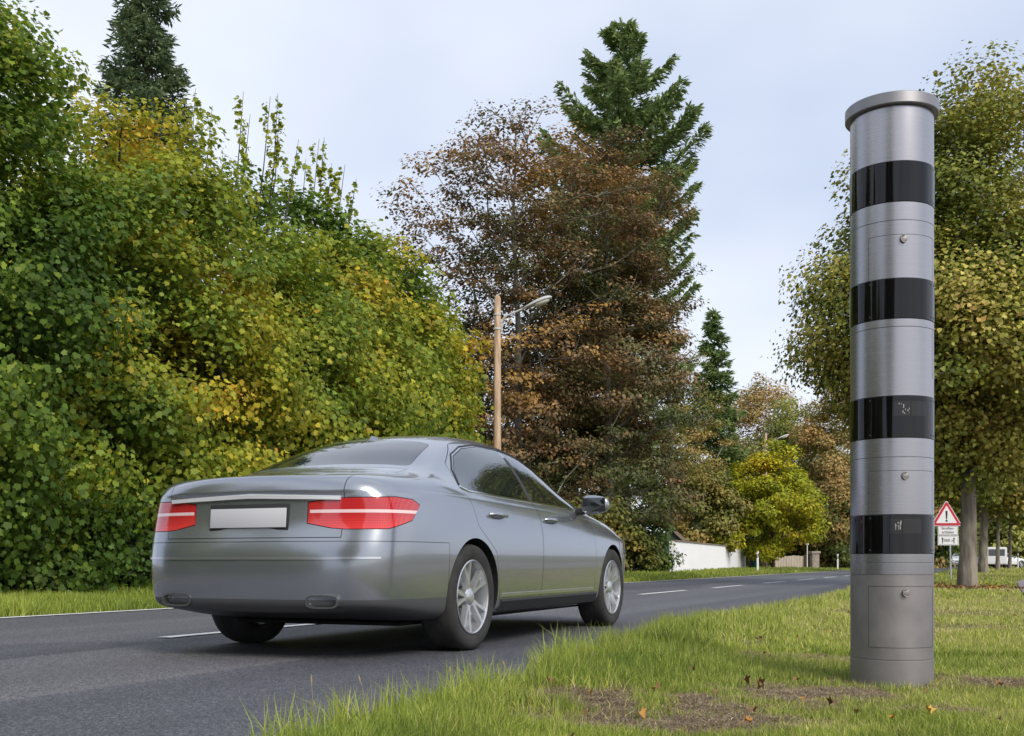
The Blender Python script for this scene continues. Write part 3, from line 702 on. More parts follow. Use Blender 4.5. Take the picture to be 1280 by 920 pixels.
def convex(points):
    bm = bmesh.new()
    for p in points: bm.verts.new(p)
    bmesh.ops.convex_hull(bm, input=bm.verts)
    me = bpy.data.meshes.new('cut'); bm.to_mesh(me); bm.free(); return me
def prism_xz(poly, y0, y1, shrink=0.):
    c = Vector((sum(p[0] for p in poly)/len(poly), sum(p[1] for p in poly)/len(poly)))
    bm = bmesh.new(); P = []
    n = len(poly)
    area = sum(poly[i][0]*poly[(i+1) % n][1]-poly[(i+1) % n][0]*poly[i][1] for i in range(n))
    sg = 1 if area > 0 else -1
    for i in range(n):       # inset by shrink
        a, b, d = Vector(poly[i-1]), Vector(poly[i]), Vector(poly[(i+1) % n])
        e1, e2 = (b-a).normalized(), (d-b).normalized()
        n1 = Vector((-e1.y, e1.x))*sg; n2 = Vector((-e2.y, e2.x))*sg
        m = (n1+n2).normalized(); k = shrink/max(.35, m.dot(n1)); P.append(b+m*k)
    A = [bm.verts.new((p.x, y0, p.y)) for p in P]; B = [bm.verts.new((p.x, y1, p.y)) for p in P]
    bm.faces.new(A); bm.faces.new(B[::-1])
    for i in range(n): bm.faces.new((A[i], B[i], B[(i+1) % n], A[(i+1) % n]))
    bmesh.ops.recalc_face_normals(bm, faces=bm.faces)
    me = bpy.data.meshes.new('cut'); bm.to_mesh(me); bm.free(); return me
def prism_xy(poly, z0, z1, shrink=0.):
    me = prism_xz(poly, z0, z1, shrink)
    for v in me.vertices: v.co = Vector((v.co.x, v.co.z, v.co.y))
    me.flip_normals(); return me
def boolean(me_a, me_b, op):
    a = bpy.data.objects.new('a', me_a); b = bpy.data.objects.new('b', me_b)
    COL.objects.link(a); COL.objects.link(b)
    md = a.modifiers.new('b', 'BOOLEAN'); md.operation = op; md.object = b; md.solver = 'EXACT'
    dg = bpy.context.evaluated_depsgraph_get(); dg.update()
    r = bpy.data.meshes.new_from_object(a.evaluated_get(dg))
    bpy.data.objects.remove(a); bpy.data.objects.remove(b)
    return r
def round_poly(poly, r, seg=5):
    out = []; n = len(poly)
    for i in range(n):
        a, b, c = Vector(poly[i-1]), Vector(poly[i]), Vector(poly[(i+1) % n])
        d1 = (a-b); d2 = (c-b); k = min(r, d1.length*.45, d2.length*.45)
        p, q = b+d1.normalized()*k, b+d2.normalized()*k
        for s in range(seg+1):
            u = s/seg; out.append(tuple((1-u)**2*p+2*u*(1-u)*b+u*u*q))
    return out

def build_car(name, label, cat, group=None):
    root = empty(name, label=label, cat=cat, group=group)
    shell = build_car_shell()
    sb = bmesh.new(); sb.from_mesh(shell); bmesh.ops.triangulate(sb, faces=sb.faces)
    sb.normal_update(); sb.verts.ensure_lookup_table(); sb.faces.ensure_lookup_table()
    bvh = BVHTree.FromBMesh(sb); fverts = [[(v.co.copy(), v.normal.copy()) for v in f.verts] for f in sb.faces]
    sb.free()
    from mathutils.geometry import barycentric_transform
    def finish(me, nm, m_out, parent, m_in=None):
        """outer faces keep the smooth normals of the uncut shell, cut faces get the dark material"""
        me.materials.clear(); o = bpy.data.objects.new(nm, me); COL.objects.link(o); o.parent = parent
        me.materials.append(m_out); me.materials.append(m_in or M_gap)
        nl = [None]*len(me.loops)
        me.polygons.foreach_set('use_smooth', [True]*len(me.polygons))
        for p in me.polygons:
            c = p.center; loc, no, idx, d = bvh.find_nearest(c)
            outer = d < .004 and no.dot(p.normal) > .8
            p.material_index = 0 if outer else 1
            for li in p.loop_indices:
                if outer:
                    v = me.vertices[me.loops[li].vertex_index].co
                    l2, n2, i2, d2 = bvh.find_nearest(v)
                    if i2 is not None and n2.dot(p.normal) > .5:
                        t = fverts[i2]
                        w = barycentric_transform(l2, t[0][0], t[1][0], t[2][0], t[0][1], t[1][1], t[2][1])
                        nl[li] = w.normalized()
                    else: nl[li] = p.normal.copy()
                else: nl[li] = p.normal.copy()
        me.normals_split_custom_set(nl)
        return o
    body = shell.copy()
    def take(cut_big, cut_small=None):
        nonlocal body
        part = boolean(body, cut_small or cut_big, 'INTERSECT')
        body = boolean(body, cut_big, 'DIFFERENCE')
        return part
    # wheel arches
    for xw in (-1.437, 1.437):
        for sgn in (1, -1):
            bm = bmesh.new(); n = 48
            A = [bm.verts.new((xw+.372*math.cos(2*math.pi*k/n), sgn*.60, .335+.372*math.sin(2*math.pi*k/n))) for k in range(n)]
            B = [bm.verts.new((v.co.x, sgn*1.1, v.co.z)) for v in A]
            bm.faces.new(A); bm.faces.new(B[::-1])
            for k in range(n): bm.faces.new((A[k], B[k], B[(k+1) % n], A[(k+1) % n]))
            bmesh.ops.recalc_face_normals(bm, faces=bm.faces)
            me = bpy.data.meshes.new('c'); bm.to_mesh(me); bm.free()
            body = boolean(body, me, 'DIFFERENCE')
    # windscreen and rear window
    g = .003
    rw = round_poly([(-1.69, -.575), (-1.69, .575), (-1.20, .475), (-1.20, -.475)], .06)
    p = take(prism_xy(rw, .95, 1.6), prism_xy(rw, .95, 1.6, g)); finish(p, 'rear_window', M_glass, root)
    ws = round_poly([(.84, -.66), (.84, .66), (.25, .52), (.25, -.52)], .06)
    p = take(prism_xy(ws, .9, 1.6), prism_xy(ws, .9, 1.6, g)); finish(p, 'windscreen', M_glass, root)
    # side windows: rear door glass and front door glass, one cut each
    top = [(.54, 1.150), (.30, 1.262), (.0, 1.355), (-.25, 1.38)]
    front = [(-.25, 1.003), (.74, .985), (.68, 1.055)]+top
    rear = [(-1.42, 1.050), (-1.36, 1.020), (-.30, 1.004), (-.30, 1.382), (-.63, 1.378), (-.93, 1.335), (-1.16, 1.262), (-1.34, 1.145)]
    wins = []
    for sgn in (1, -1):
        for poly in (front, rear):
            pl = round_poly(poly, .015, 3)
            y0, y1 = (.45, 1.1) if sgn > 0 else (-1.1, -.45)
            src = body
            for gp in (.004, .0046, .0035, .0052, .003):
                body = src.copy(); p = take(prism_xz(pl, y0, y1), prism_xz(pl, y0, y1, gp))
                if len(p.polygons) > 50: break
            wins.append((sgn, poly is front, p))
    # tail lamps (wrap round the corner)
    for sgn in (1, -1):
        pts = []
        for dx in (0, 1):
            pass
        outer = [(-2.75, .730), (-2.75, .902), (-2.30, .925), (-2.16, .915), (-2.10, .885), (-2.20, .79), (-2.38, .738)]
        inner = [(-2.75, .750), (-2.75, .892), (-2.20, .892), (-2.20, .80)]
        P = [(x, sgn*1.1, z) for x, z in outer]+[(x, sgn*.62, z) for x, z in outer]+[(x, sgn*.385, z) for x, z in inner]
        P2 = [(x, sgn*1.1, z+(.004 if z < .85 else -.004)) for x, z in outer]+[(x-.003, sgn*.62, z+(.004 if z < .85 else -.004)) for x, z in outer]+[(x, sgn*.39, z+(.004 if z < .85 else -.004)) for x, z in inner]
        lamp = take(convex(P), convex(P2))
        # light band across the lens as a sub-part, reversing lens inside
        bandm = convex([(x, sgn*y, z) for x in (-2.8, -2.12) for y in (.40, 1.1) for z in ((.832, .850) if x > -2.5 else (.828, .846))])
        b_ = boolean(lamp, bandm, 'INTERSECT'); lamp = boolean(lamp, bandm, 'DIFFERENCE')
        lo = finish(lamp, 'tail_lamp', M_red, root, M_red); finish(b_, 'lamp_strip', M_redlite, lo, M_redlite)
    # boot lid
    def lid(gp): return convex([(x, y, z) for x in (-2.9, -1.755-gp) for y in (-.60+gp, .60-gp) for z in (.69+gp, 1.4)])
    p = take(lid(0), lid(.004)); lido = finish(p, 'boot_lid', M_paint, root)
    # bumpers
    def bmp(x0, x1, z1): return convex([(x, y, z) for x in (x0, x1) for y in (-1.1, 1.1) for z in (.0, z1)])
    p = take(bmp(-2.9, -1.80, .672), bmp(-2.9, -1.804, .669))
    low = bmp(-3.0, -1.70, .345)
    pl_ = boolean(p, low, 'INTERSECT'); p = boolean(p, low, 'DIFFERENCE')
    bo = finish(p, 'rear_bumper', M_paint, root); finish(pl_, 'lower_valance', mat('valance_grey', (.11, .112, .12), .40, .4), bo)
    p = take(bmp(1.86, 2.9, .60), bmp(1.864, 2.9, .597)); finish(p, 'front_bumper', M_paint, root)
    # doors
    fd = round_poly([(-.27, .30), (.93, .30), (.95, .62), (.86, .905), (.50, 1.225), (.20, 1.355), (-.24, 1.422), (-.27, 1.0)], .03, 3)
    rd = round_poly([(-.28, .30), (-.28, 1.0), (-.31, 1.427), (-.68, 1.422), (-1.03, 1.357), (-1.37, 1.19), (-1.46, 1.02), (-1.38, .78), (-1.12, .62), (-1.03, .30)], .03, 3)
    door_objs = {}
    for sgn in (1, -1):
        for isf, poly in ((True, fd), (False, rd)):
            y0, y1 = (.50, 1.1) if sgn > 0 else (-1.1, -.50)
            p = take(prism_xz(poly, y0, y1), prism_xz(poly, y0, y1, .0035))
            door_objs[sgn, isf] = finish(p, 'door', M_paint, root)
    for sgn, isf, p in wins:
        finish(p, 'window', M_glass, door_objs[sgn, isf])
    # headlamps
    for sgn in (1, -1):
        P = [(x, sgn*y, z) for x in (1.86, 2.5) for y in (.50, 1.1) for z in ((.64, .80) if x > 2 else (.68, .78))]
        p = take(convex(P)); finish(p, 'headlight', M_lampglass, root, M_lampglass)
    finish(body, 'body', M_paint, root)
    # ---- strips laid on the shell
    def hit(o_, d_):
        l, n, i, d = bvh.ray_cast(Vector(o_), Vector(d_)); return (l, n) if l is not None else (None, None)
    def strip(nm, pts, origin_fn, w, h, m, parent, sub=6):
        P = []
        for i in range(len(pts)-1):
            for k in range(sub):
                u = k/sub; P.append(tuple(pts[i][j]*(1-u)+pts[i+1][j]*u for j in range(len(pts[i]))))
        P.append(pts[-1])
        H = []
        for q in P:
            l, n = hit(*origin_fn(q))
            if l is not None: H.append((l, n))
        bm = bmesh.new(); prev = None
        for i, (l, n) in enumerate(H):
            d = (H[min(i+1, len(H)-1)][0]-H[max(i-1, 0)][0]).normalized(); s_ = n.cross(d).normalized()
            q = [l+s_*w-n*.006, l+s_*w*.8+n*h, l-s_*w*.8+n*h, l-s_*w-n*.006]
            q = [bm.verts.new(c) for c in q]
            if prev:
                for k in range(3): bm.faces.new((prev[k], prev[k+1], q[k+1], q[k]))
            else: bm.faces.new(q[::-1])
            prev = q
        bm.faces.new(prev); bmesh.ops.recalc_face_normals(bm, faces=bm.faces)
        return from_bm(nm, bm, m, parent, 40)
    for sgn in (1, -1):
        side = lambda q: ((q[0], sgn*1.3, q[1]), (0, -sgn, 0))
        strip('belt_trim', [(.76, .975), (.25, .985), (-.35, .995), (-.95, 1.003), (-1.36, 1.010), (-1.45, 1.034)], side, .009, .006, M_chrome, root)
        strip('roof_trim', [(.752, .988), (.69, 1.061), (.545, 1.161), (.304, 1.273), (.002, 1.366), (-.25, 1.391), (-.30, 1.393), (-.63, 1.389), (-.934, 1.346), (-1.167, 1.272), (-1.352, 1.152), (-1.438, 1.046)], side, .006, .005, M_dark, root, 5)
        strip('side_trim', [(.90, .335), (0, .335), (-1.00, .335)], side, .014, .008, M_satin, root, 10)
        strip('window_pillar', [(-.275, 1.003), (-.275, 1.390)], side, .028, .004, M_dark, root, 4)
        strip('sill_panel', [(1.00, .262), (0, .262), (-1.00, .262)], side, .045, .006, M_dark, root, 10)
    rearv = lambda q: ((-3.2, q[0], q[1]), (1, 0, 0))
    strip('chrome_strip', [(-.58, .912), (0, .930), (.58, .912)], rearv, .013, .014, mat('polished_strip', (.85, .86, .88), .38, .4), lido, 14)
    strip('bumper_trim', [(-.80, .578), (-.5, .575), (0, .575), (.5, .575), (.80, .578)], rearv, .008, .006, M_satin, bo, 12)
    # flat dark sheet as plate recess, plate, blue band
    def box_on(nm, m, y0, y1, z0, z1, off, th, parent):
        l, n = hit((-3.2, (y0+y1)/2, (z0+z1)/2), (1, 0, 0))
        tilt = math.atan2(n.z, -n.x)
        bm = bmesh.new(); box(bm, -off-th, -off, y0, y1, -(z1-z0)/2, (z1-z0)/2, Matrix.Translation((l.x, 0, (z0+z1)/2))@Matrix.Rotation(tilt*.8, 4, 'Y'), .002)
        return from_bm(nm, bm, m, parent, 40)
    box_on('plate_recess', M_dark, -.27, .27, .735, .885, .0, .003, lido)
    pl = box_on('number_plate', M_plate, -.26, .26, .75, .86, .006, .008, lido)
    box_on('plate_band', M_blue, .222, .258, .753, .857, .014, .0015, pl)
    for sgn in (1, -1):
        # exhaust tips
        bm = bmesh.new(); M = Matrix.Translation((hit((-3.2, sgn*.52, .33), (1, 0, 0))[0].x+2.575, sgn*.50, .335))
        for r0, r1, d in ((1, 1, 0),):
            pts = []
            ring_o = []; ring_i = []; ring_b = []; ring_o2 = []
            for k in range(28):
                an = 2*math.pi*k/28; cy = math.copysign(abs(math.cos(an))**.6, math.cos(an)); cz = math.copysign(abs(math.sin(an))**.6, math.sin(an))
                ring_o.append(bm.verts.new(M@Vector((-2.60, cy*.105, cz*.038)))); ring_i.append(bm.verts.new(M@Vector((-2.60, cy*.094, cz*.029))))
                ring_b.append(bm.verts.new(M@Vector((-2.50, cy*.094, cz*.029)))); ring_o2.append(bm.verts.new(M@Vector((-2.44, cy*.105, cz*.038))))
            for k in range(28):
                j = (k+1) % 28
                bm.faces.new((ring_o[k], ring_o[j], ring_i[j], ring_i[k])); bm.faces.new((ring_i[k], ring_i[j], ring_b[j], ring_b[k]))
                bm.faces.new((ring_o2[k], ring_o2[j], ring_o[j], ring_o[k]))
            bm.faces.new(ring_b)
        bmesh.ops.recalc_face_normals(bm, faces=bm.faces)
        from_bm('exhaust_tip', bm, mat('exhaust_metal', (.3, .3, .3), .3, .9), root, 40)
        # reflector strip in bumper
        # door handles
        for xh in (-1.06, -.06):
            l, n = hit((xh, sgn*1.3, .862), (0, -sgn, 0))
            bm = bmesh.new(); pts = [(xh-.115, l.y-sgn*.004, .868), (xh-.095, l.y+sgn*.028, .868), (xh, l.y+sgn*.036, .866), (xh+.095, l.y+sgn*.028, .862), (xh+.115, l.y-sgn*.004, .862)]
            tube(bm, pts, [.010, .013, .014, .013, .010], 10)
            from_bm('handle', bm, M_paint, door_objs[sgn, xh > -.5], 60)
        # mirror
        me_root = door_objs[sgn, True]
        bm = bmesh.new(); bmesh.ops.create_uvsphere(bm, u_segments=24, v_segments=16, radius=1)
        for v in bm.verts:
            c = v.co; k = lambda a: math.copysign(abs(a)**.7, a)
            x, y, z = k(c.x)*.075, k(c.y)*.115, k(c.z)*.075
            if x < 0: x *= .45
            z *= 1-.18*(y/.115)*1
            v.co = Vector((.66+x, sgn*(1.005+y), 1.015+z))
        mo = from_bm('mirror', bm, M_paint, me_root, 60)
        bm = bmesh.new(); box(bm, .618, .626, sgn*1.005-.095, sgn*1.005+.095, .96, 1.07, None, .003); from_bm('mirror_glass', bm, M_glass, mo, 40)
        bm = bmesh.new(); tube(bm, [(.68, sgn*.84, .965), (.67, sgn*.90, .965), (.66, sgn*.95, .985)], [.032, .028, .03], 10); from_bm('mirror_stalk', bm, M_dark, me_root, 60)
    # grille and lower intake
    fr = lambda q: ((3.2, q[0], q[1]), (-1, 0, 0))
    for z in (.50, .54, .58, .62, .66): strip('grille_bar', [(-.42, z), (0, z+.005), (.42, z)], fr, .012, .012, M_chrome, root, 6)
    strip('lower_intake', [(-.62, .33), (0, .33), (.62, .33)], fr, .06, .006, M_dark, root, 8)
    # aerial fin, badge
    l, n = hit((-1.1, 0, 2), (0, 0, -1))
    bm = bmesh.new()
    a = [bm.verts.new(p) for p in ((-1.16, 0, l.z+.015), (-1.05, 0, l.z+.01), (-1.18, .015, l.z-.03), (-1.18, -.015, l.z-.03), (-1.02, 0, l.z-.0))]
    bmesh.ops.convex_hull(bm, input=bm.verts); from_bm('roof_aerial', bm, M_paint, root, 60)
    # wheels
    def wheel(xw, sgn):
        w = empty('wheel', (xw, sgn*.79, .335), math.pi if sgn < 0 else 0); w.parent = root
        bm = bmesh.new()
        prof = [(.232, -.10), (.262, -.117), (.300, -.120), (.326, -.108), (.335, -.08), (.3355, -.03), (.333, -.028), (.333, -.022), (.3355, -.02), (.3355, .02), (.333, .022), (.333, .028), (.3355, .03), (.335, .08), (.326, .108), (.300, .120), (.262, .117), (.232, .10)]
        lathe(bm, prof, 72, 'y'); bmesh.ops.recalc_face_normals(bm, faces=bm.faces)
        from_bm('tyre', bm, M_tyre, w, 50)
        bm = bmesh.new()
        lathe(bm, [(.236, .108), (.230, .112), (.222, .106), (.212, .060), (.205, -.09), (.232, -.105)], 72, 'y')
        rg = lathe(bm, [(.205, .005), (.03, .005)], 48, 'y')
        hub = lathe(bm, [(.062, .02), (.062, .082), (.050, .094), (.030, .098), (.002, .098)], 32, 'y')
        for k in range(5):           # five pairs of spokes
            for da in (-.17, .17):
                an0 = 2*math.pi*k/5+da*.55; an1 = 2*math.pi*k/5+da*1.25
                sec = []
                for r_, an, wd, y1 in ((.040, an0, .020, .088), (.12, an0*.45+an1*.55, .014, .094), (.222, an1, .017, .104)):
                    c = Vector((r_*math.cos(an), 0, r_*math.sin(an))); tq = Vector((-math.sin(an), 0, math.cos(an)))
                    sec.append([bm.verts.new(c+tq*wd+Vector((0, y1-.035, 0))), bm.verts.new(c+tq*wd*.7+Vector((0, y1, 0))), bm.verts.new(c-tq*wd*.7+Vector((0, y1, 0))), bm.verts.new(c-tq*wd+Vector((0, y1-.035, 0)))])
                for i in range(2):
                    for q in range(4): bm.faces.new((sec[i][q], sec[i+1][q], sec[i+1][(q+1) % 4], sec[i][(q+1) % 4]))
        bmesh.ops.recalc_face_normals(bm, faces=bm.faces)
        from_bm('rim', bm, M_alloy, w, 35)
        bm = bmesh.new(); lathe(bm, [(.165, .0), (.165, .022), (.07, .022), (.07, .0)], 48, 'y', closed=True); bmesh.ops.recalc_face_normals(bm, faces=bm.faces)
        from_bm('brake_disc', bm, M_disc, w, 40)
    for xw in (-1.437, 1.437):
        for sgn in (1, -1): wheel(xw, sgn)
    # underbody
    bm = bmesh.new(); box(bm, -1.85, 2.0, -.60, .60, .165, .187, None, .005); from_bm('underbody', bm, M_gap, root)
    return root
# ---------------------------------------------------------------- the moving car and far cars
car = build_car('saloon_car', 'silver grey saloon car driving away on the near lane', 'car')
HEAD = ROAD-R(1.2)
P = rp(6.2, -3.06-.90)
cx, cy = P.x+math.sin(HEAD)*1.437, P.y+math.cos(HEAD)*1.437
car.location = (cx, cy, .002); car.rotation_euler = (0, 0, R(90)-HEAD)
M_whitepaint = mat('white_paint', (.72, .73, .75), .3, 0, Coat_Weight=1.)
def far_car(px, Z, head, label, group):
    c = copy_tree(car); P_ = at(px, Z); c.location = (P_.x, P_.y, .0 if group == 'r' else gz(P_)); c.rotation_euler = (0, 0, head); c['label'] = label
    def rec(o):
        if o.type == 'MESH':
            for sl in o.material_slots:
                if sl.material == M_paint: sl.link = 'OBJECT'; sl.material = M_whitepaint
        for k in children(o): rec(k)
    rec(c); return c
far_car(1199, 118, R(90)-ROAD+R(182), 'white car on the road far away, half hidden by the lime trunk', 'r')
far_car(1253, 106, R(15), 'white car parked side-on in the distance right of the second lime', 'g')

# ---------------------------------------------------------------- speed camera pillar
Zc = 5.45; PC = at(1114.5, Zc); base_z = -.055
def pz(y): return CAMH+(HZ-y)*.003839
M_steel = bpy.data.materials.new('brushed_aluminium'); M_steel.use_nodes = True
nt = M_steel.node_tree; p = nt.nodes['Principled BSDF']
p.inputs['Metallic'].default_value = .85; p.inputs['Anisotropic'].default_value = .6; p.inputs['Anisotropic Rotation'].default_value = .0
tcn = N(nt, 'ShaderNodeTexCoord'); mpn = N(nt, 'ShaderNodeMapping'); mpn.inputs['Scale'].default_value = (1, 1, 120)
nn = N(nt, 'ShaderNodeTexNoise'); nn.inputs['Scale'].default_value = 4; nn.inputs['Detail'].default_value = 8
nt.links.new(tcn.outputs['Object'], mpn.inputs[0]); nt.links.new(mpn.outputs[0], nn.inputs[0])
rr_ = N(nt, 'ShaderNodeMapRange'); rr_.inputs[3].default_value = .22; rr_.inputs[4].default_value = .31; nt.links.new(nn.outputs[0], rr_.inputs[0]); nt.links.new(rr_.outputs[0], p.inputs['Roughness'])
rc_ = N(nt, 'ShaderNodeValToRGB'); rc_.color_ramp.elements[0].color = (.37, .362, .385, 1); rc_.color_ramp.elements[1].color = (.40, .392, .415, 1)
rc_.color_ramp.elements[0].position = .3; rc_.color_ramp.elements[1].position = .7
nt.links.new(nn.outputs[0], rc_.inputs[0]); nt.links.new(rc_.outputs[0], p.inputs['Base Color'])
M_steel2 = noise_mat('weathered_aluminium', (.225, .212, .215), (.28, .265, .265), 7, .5, 10, .15, 60, metal=.55, bdist=.002)
M_acryl = mat('black_acrylic', (.004, .0035, .005), .03, 0, Specular_IOR_Level=.42)
M_lens = mat('dark_lens_window', (.012, .011, .012), .10)
M_seam = mat('seam', (.05, .05, .052), .8)
RC = .197; view = math.atan2(-PC.y, -PC.x)            # direction from the pillar to the camera
pil = empty('speed_camera_pillar', (PC.x, PC.y, base_z), 0, 'tall silver cylindrical speed camera pillar with four glossy black bands, standing in the grass', 'speed camera')
def cyl(name, r, z0, z1, m, parent=pil, bev=.003, n=128, smooth=20):
    bm = bmesh.new(); rg = lathe(bm, [(r-bev, z0), (r, z0+bev), (r, z1-bev), (r-bev, z1)], n); cap(bm, rg[0], True); cap(bm, rg[-1])
    return from_bm(name, bm, m, parent, smooth)
ZB = -base_z
bands = [(201, 252), (347.5, 398), (494.5, 547), (643, 692)]
edges = [826] + [e for b in reversed(bands) for e in (b[1], b[0])] + [130]
cyl('base_section', RC, -.15, pz(826)+ZB, M_steel2)
lo = pz(826)+ZB
segs = [(826, 718.5), (718.5, 692)]
cyl('lower_section', RC-.0006, pz(826)+ZB+.0015, pz(718.5)+ZB-.0008, M_steel2, bev=.0012)
secs = [(718.5, 692), (643, 571), (571, 547), (494.5, 408), (408, 398), (347.5, 293-18), (275, 252), (201, 131)]
for a, b in secs: cyl('section', RC, pz(a)+ZB+.0004, pz(b)+ZB-.0004, M_steel, bev=.0012)
for (a, b) in bands: cyl('black_band', RC+.0022, pz(b)+ZB, pz(a)+ZB, M_acryl, bev=.002)
bm = bmesh.new(); rg = lathe(bm, [(RC-.01, pz(131)+ZB), (.219, pz(130.5)+ZB), (.222, pz(129.5)+ZB), (.222, pz(116.5)+ZB), (.2195, pz(115.8)+ZB), (.20, pz(115)+ZB+.002), (.02, pz(114)+ZB+.008)], 128); cap(bm, rg[-1]); cap(bm, rg[0], True)
from_bm('cap', bm, mat('cap_aluminium', (.27, .265, .28), .42, .7), pil, 15)
def onpil(y, ux):
    """angle on the shell for a picture column ux pixels right of the pillar axis"""
    return view+math.asin(max(-1, min(1, ux/52.3)))
def arc(name, a0, a1, z0, z1, r, th, m, parent=pil, n=40):
    bm = bmesh.new(); prev = None
    for k in range(n+1):
        a = a0+(a1-a0)*k/n; c, s = math.cos(a), math.sin(a)
        q_ = [bm.verts.new((rr*c, rr*s, z)) for rr, z in ((r-.004, z0), (r+th, z0), (r+th, z1), (r-.004, z1))]
        if prev:
            for i in range(4): bm.faces.new((prev[i], prev[(i+1) % 4], q_[(i+1) % 4], q_[i]))
        else: bm.faces.new(q_)
        prev = q_
    bm.faces.new(prev[::-1]); bmesh.ops.recalc_face_normals(bm, faces=bm.faces)
    return from_bm(name, bm, m, parent, 40)
# seams of the service doors: outline strips
def door_outline(y0, y1, ux0, ux1, left=True, topl=True, botl=True):
    a0, a1 = onpil(0, ux0), onpil(0, ux1); za, zb = pz(y1)+ZB, pz(y0)+ZB; t = .0011
    if topl: arc('panel_seam', a0, a1, zb-t, zb+t, RC, .0004, M_seam)
    if botl: arc('panel_seam', a0, a1, za-t, za+t, RC, .0004, M_seam)
    if left: arc('panel_seam', a0-.004, a0+.004, za, zb, RC, .0004, M_seam, n=2)
    arc('panel_seam', a1-.004, a1+.004, za, zb, RC, .0004, M_seam, n=2)
door_outline(733, 810, -28, 50)
door_outline(588, 643, -28, 50, botl=False)
door_outline(293, 347, -28, 50, botl=False)
door_outline(408, 470, -31, 50, left=False, botl=False)
door_outline(692, 703, -31, 50, left=False, topl=False)
# lens windows inside the bands
for (a, b, u0, u1) in ((501.5, 520, 2, 22), (501.5, 520, 23, 41), (648.5, 667, -3, 12), (648.5, 667, 13, 35)):
    arc('lens_window', onpil(0, u0), onpil(0, u1), pz(b)+ZB, pz(a)+ZB, RC+.0022, .0012, M_lens)
# reflections in two lens windows, painted as pale flecks
rr = random.Random(2)
for y0, y1, u0, u1, nfl in ((502.5, 519.5, 8, 21, 9), (649.5, 666.5, -2, 11, 10)):
    for k in range(nfl):
        a_ = onpil(0, rr.uniform(u0, u1)); z_ = pz(rr.uniform(y0+3, y1-2))+ZB; w_ = rr.uniform(.0015, .006)/RC
        arc('reflection_fleck', a_, a_+w_, z_, z_+rr.uniform(.004, .018), RC+.0034, .0006, mat('reflection_fleck', (.30, .29, .27), .4), n=2)
# little hooks that open the doors, and the screws of the bands
for y, ux in ((299, 14.5), (595, 16.5), (741, 17)):
    a = onpil(0, ux); c, s = math.cos(a), math.sin(a); z = pz(y)+ZB
    hk = empty('lock', (c*(RC+.001), s*(RC+.001), z), a); hk.parent = pil
    bm = bmesh.new(); vs0 = lathe(bm, [(.017, 0), (.017, .004), (.013, .006), (.0, .006)], 24)
    for v in bm.verts: v.co = Vector((v.co.z, v.co.x, v.co.y))
    bmesh.ops.recalc_face_normals(bm, faces=bm.faces); from_bm('lock_plate', bm, M_steel2, hk, 40)
    bm = bmesh.new(); pts = [(.010, .016*math.cos(t), .018*math.sin(t)) for t in [R(70+k*20) for k in range(12)]]
    tube(bm, pts, .003, 8); from_bm('hook', bm, M_steel2, hk, 60)
for (a, b) in bands:
    for ux in (-35, -26, 47.5, 50.5):
        for y in (a+4.5, b-4.5):
            an = onpil(0, ux); c, s = math.cos(an), math.sin(an)
            bm = bmesh.new(); lathe(bm, [(.004, -.002), (.004, .0015), (.0, .002)], 10)
            for v in bm.verts: v.co = Vector(((v.co.z+RC+.0022)*c-v.co.x*s, (v.co.z+RC+.0022)*s+v.co.x*c, v.co.y+pz(y)+ZB))
            bmesh.ops.recalc_face_normals(bm, faces=bm.faces); from_bm('screw', bm, M_seam, pil, 40)

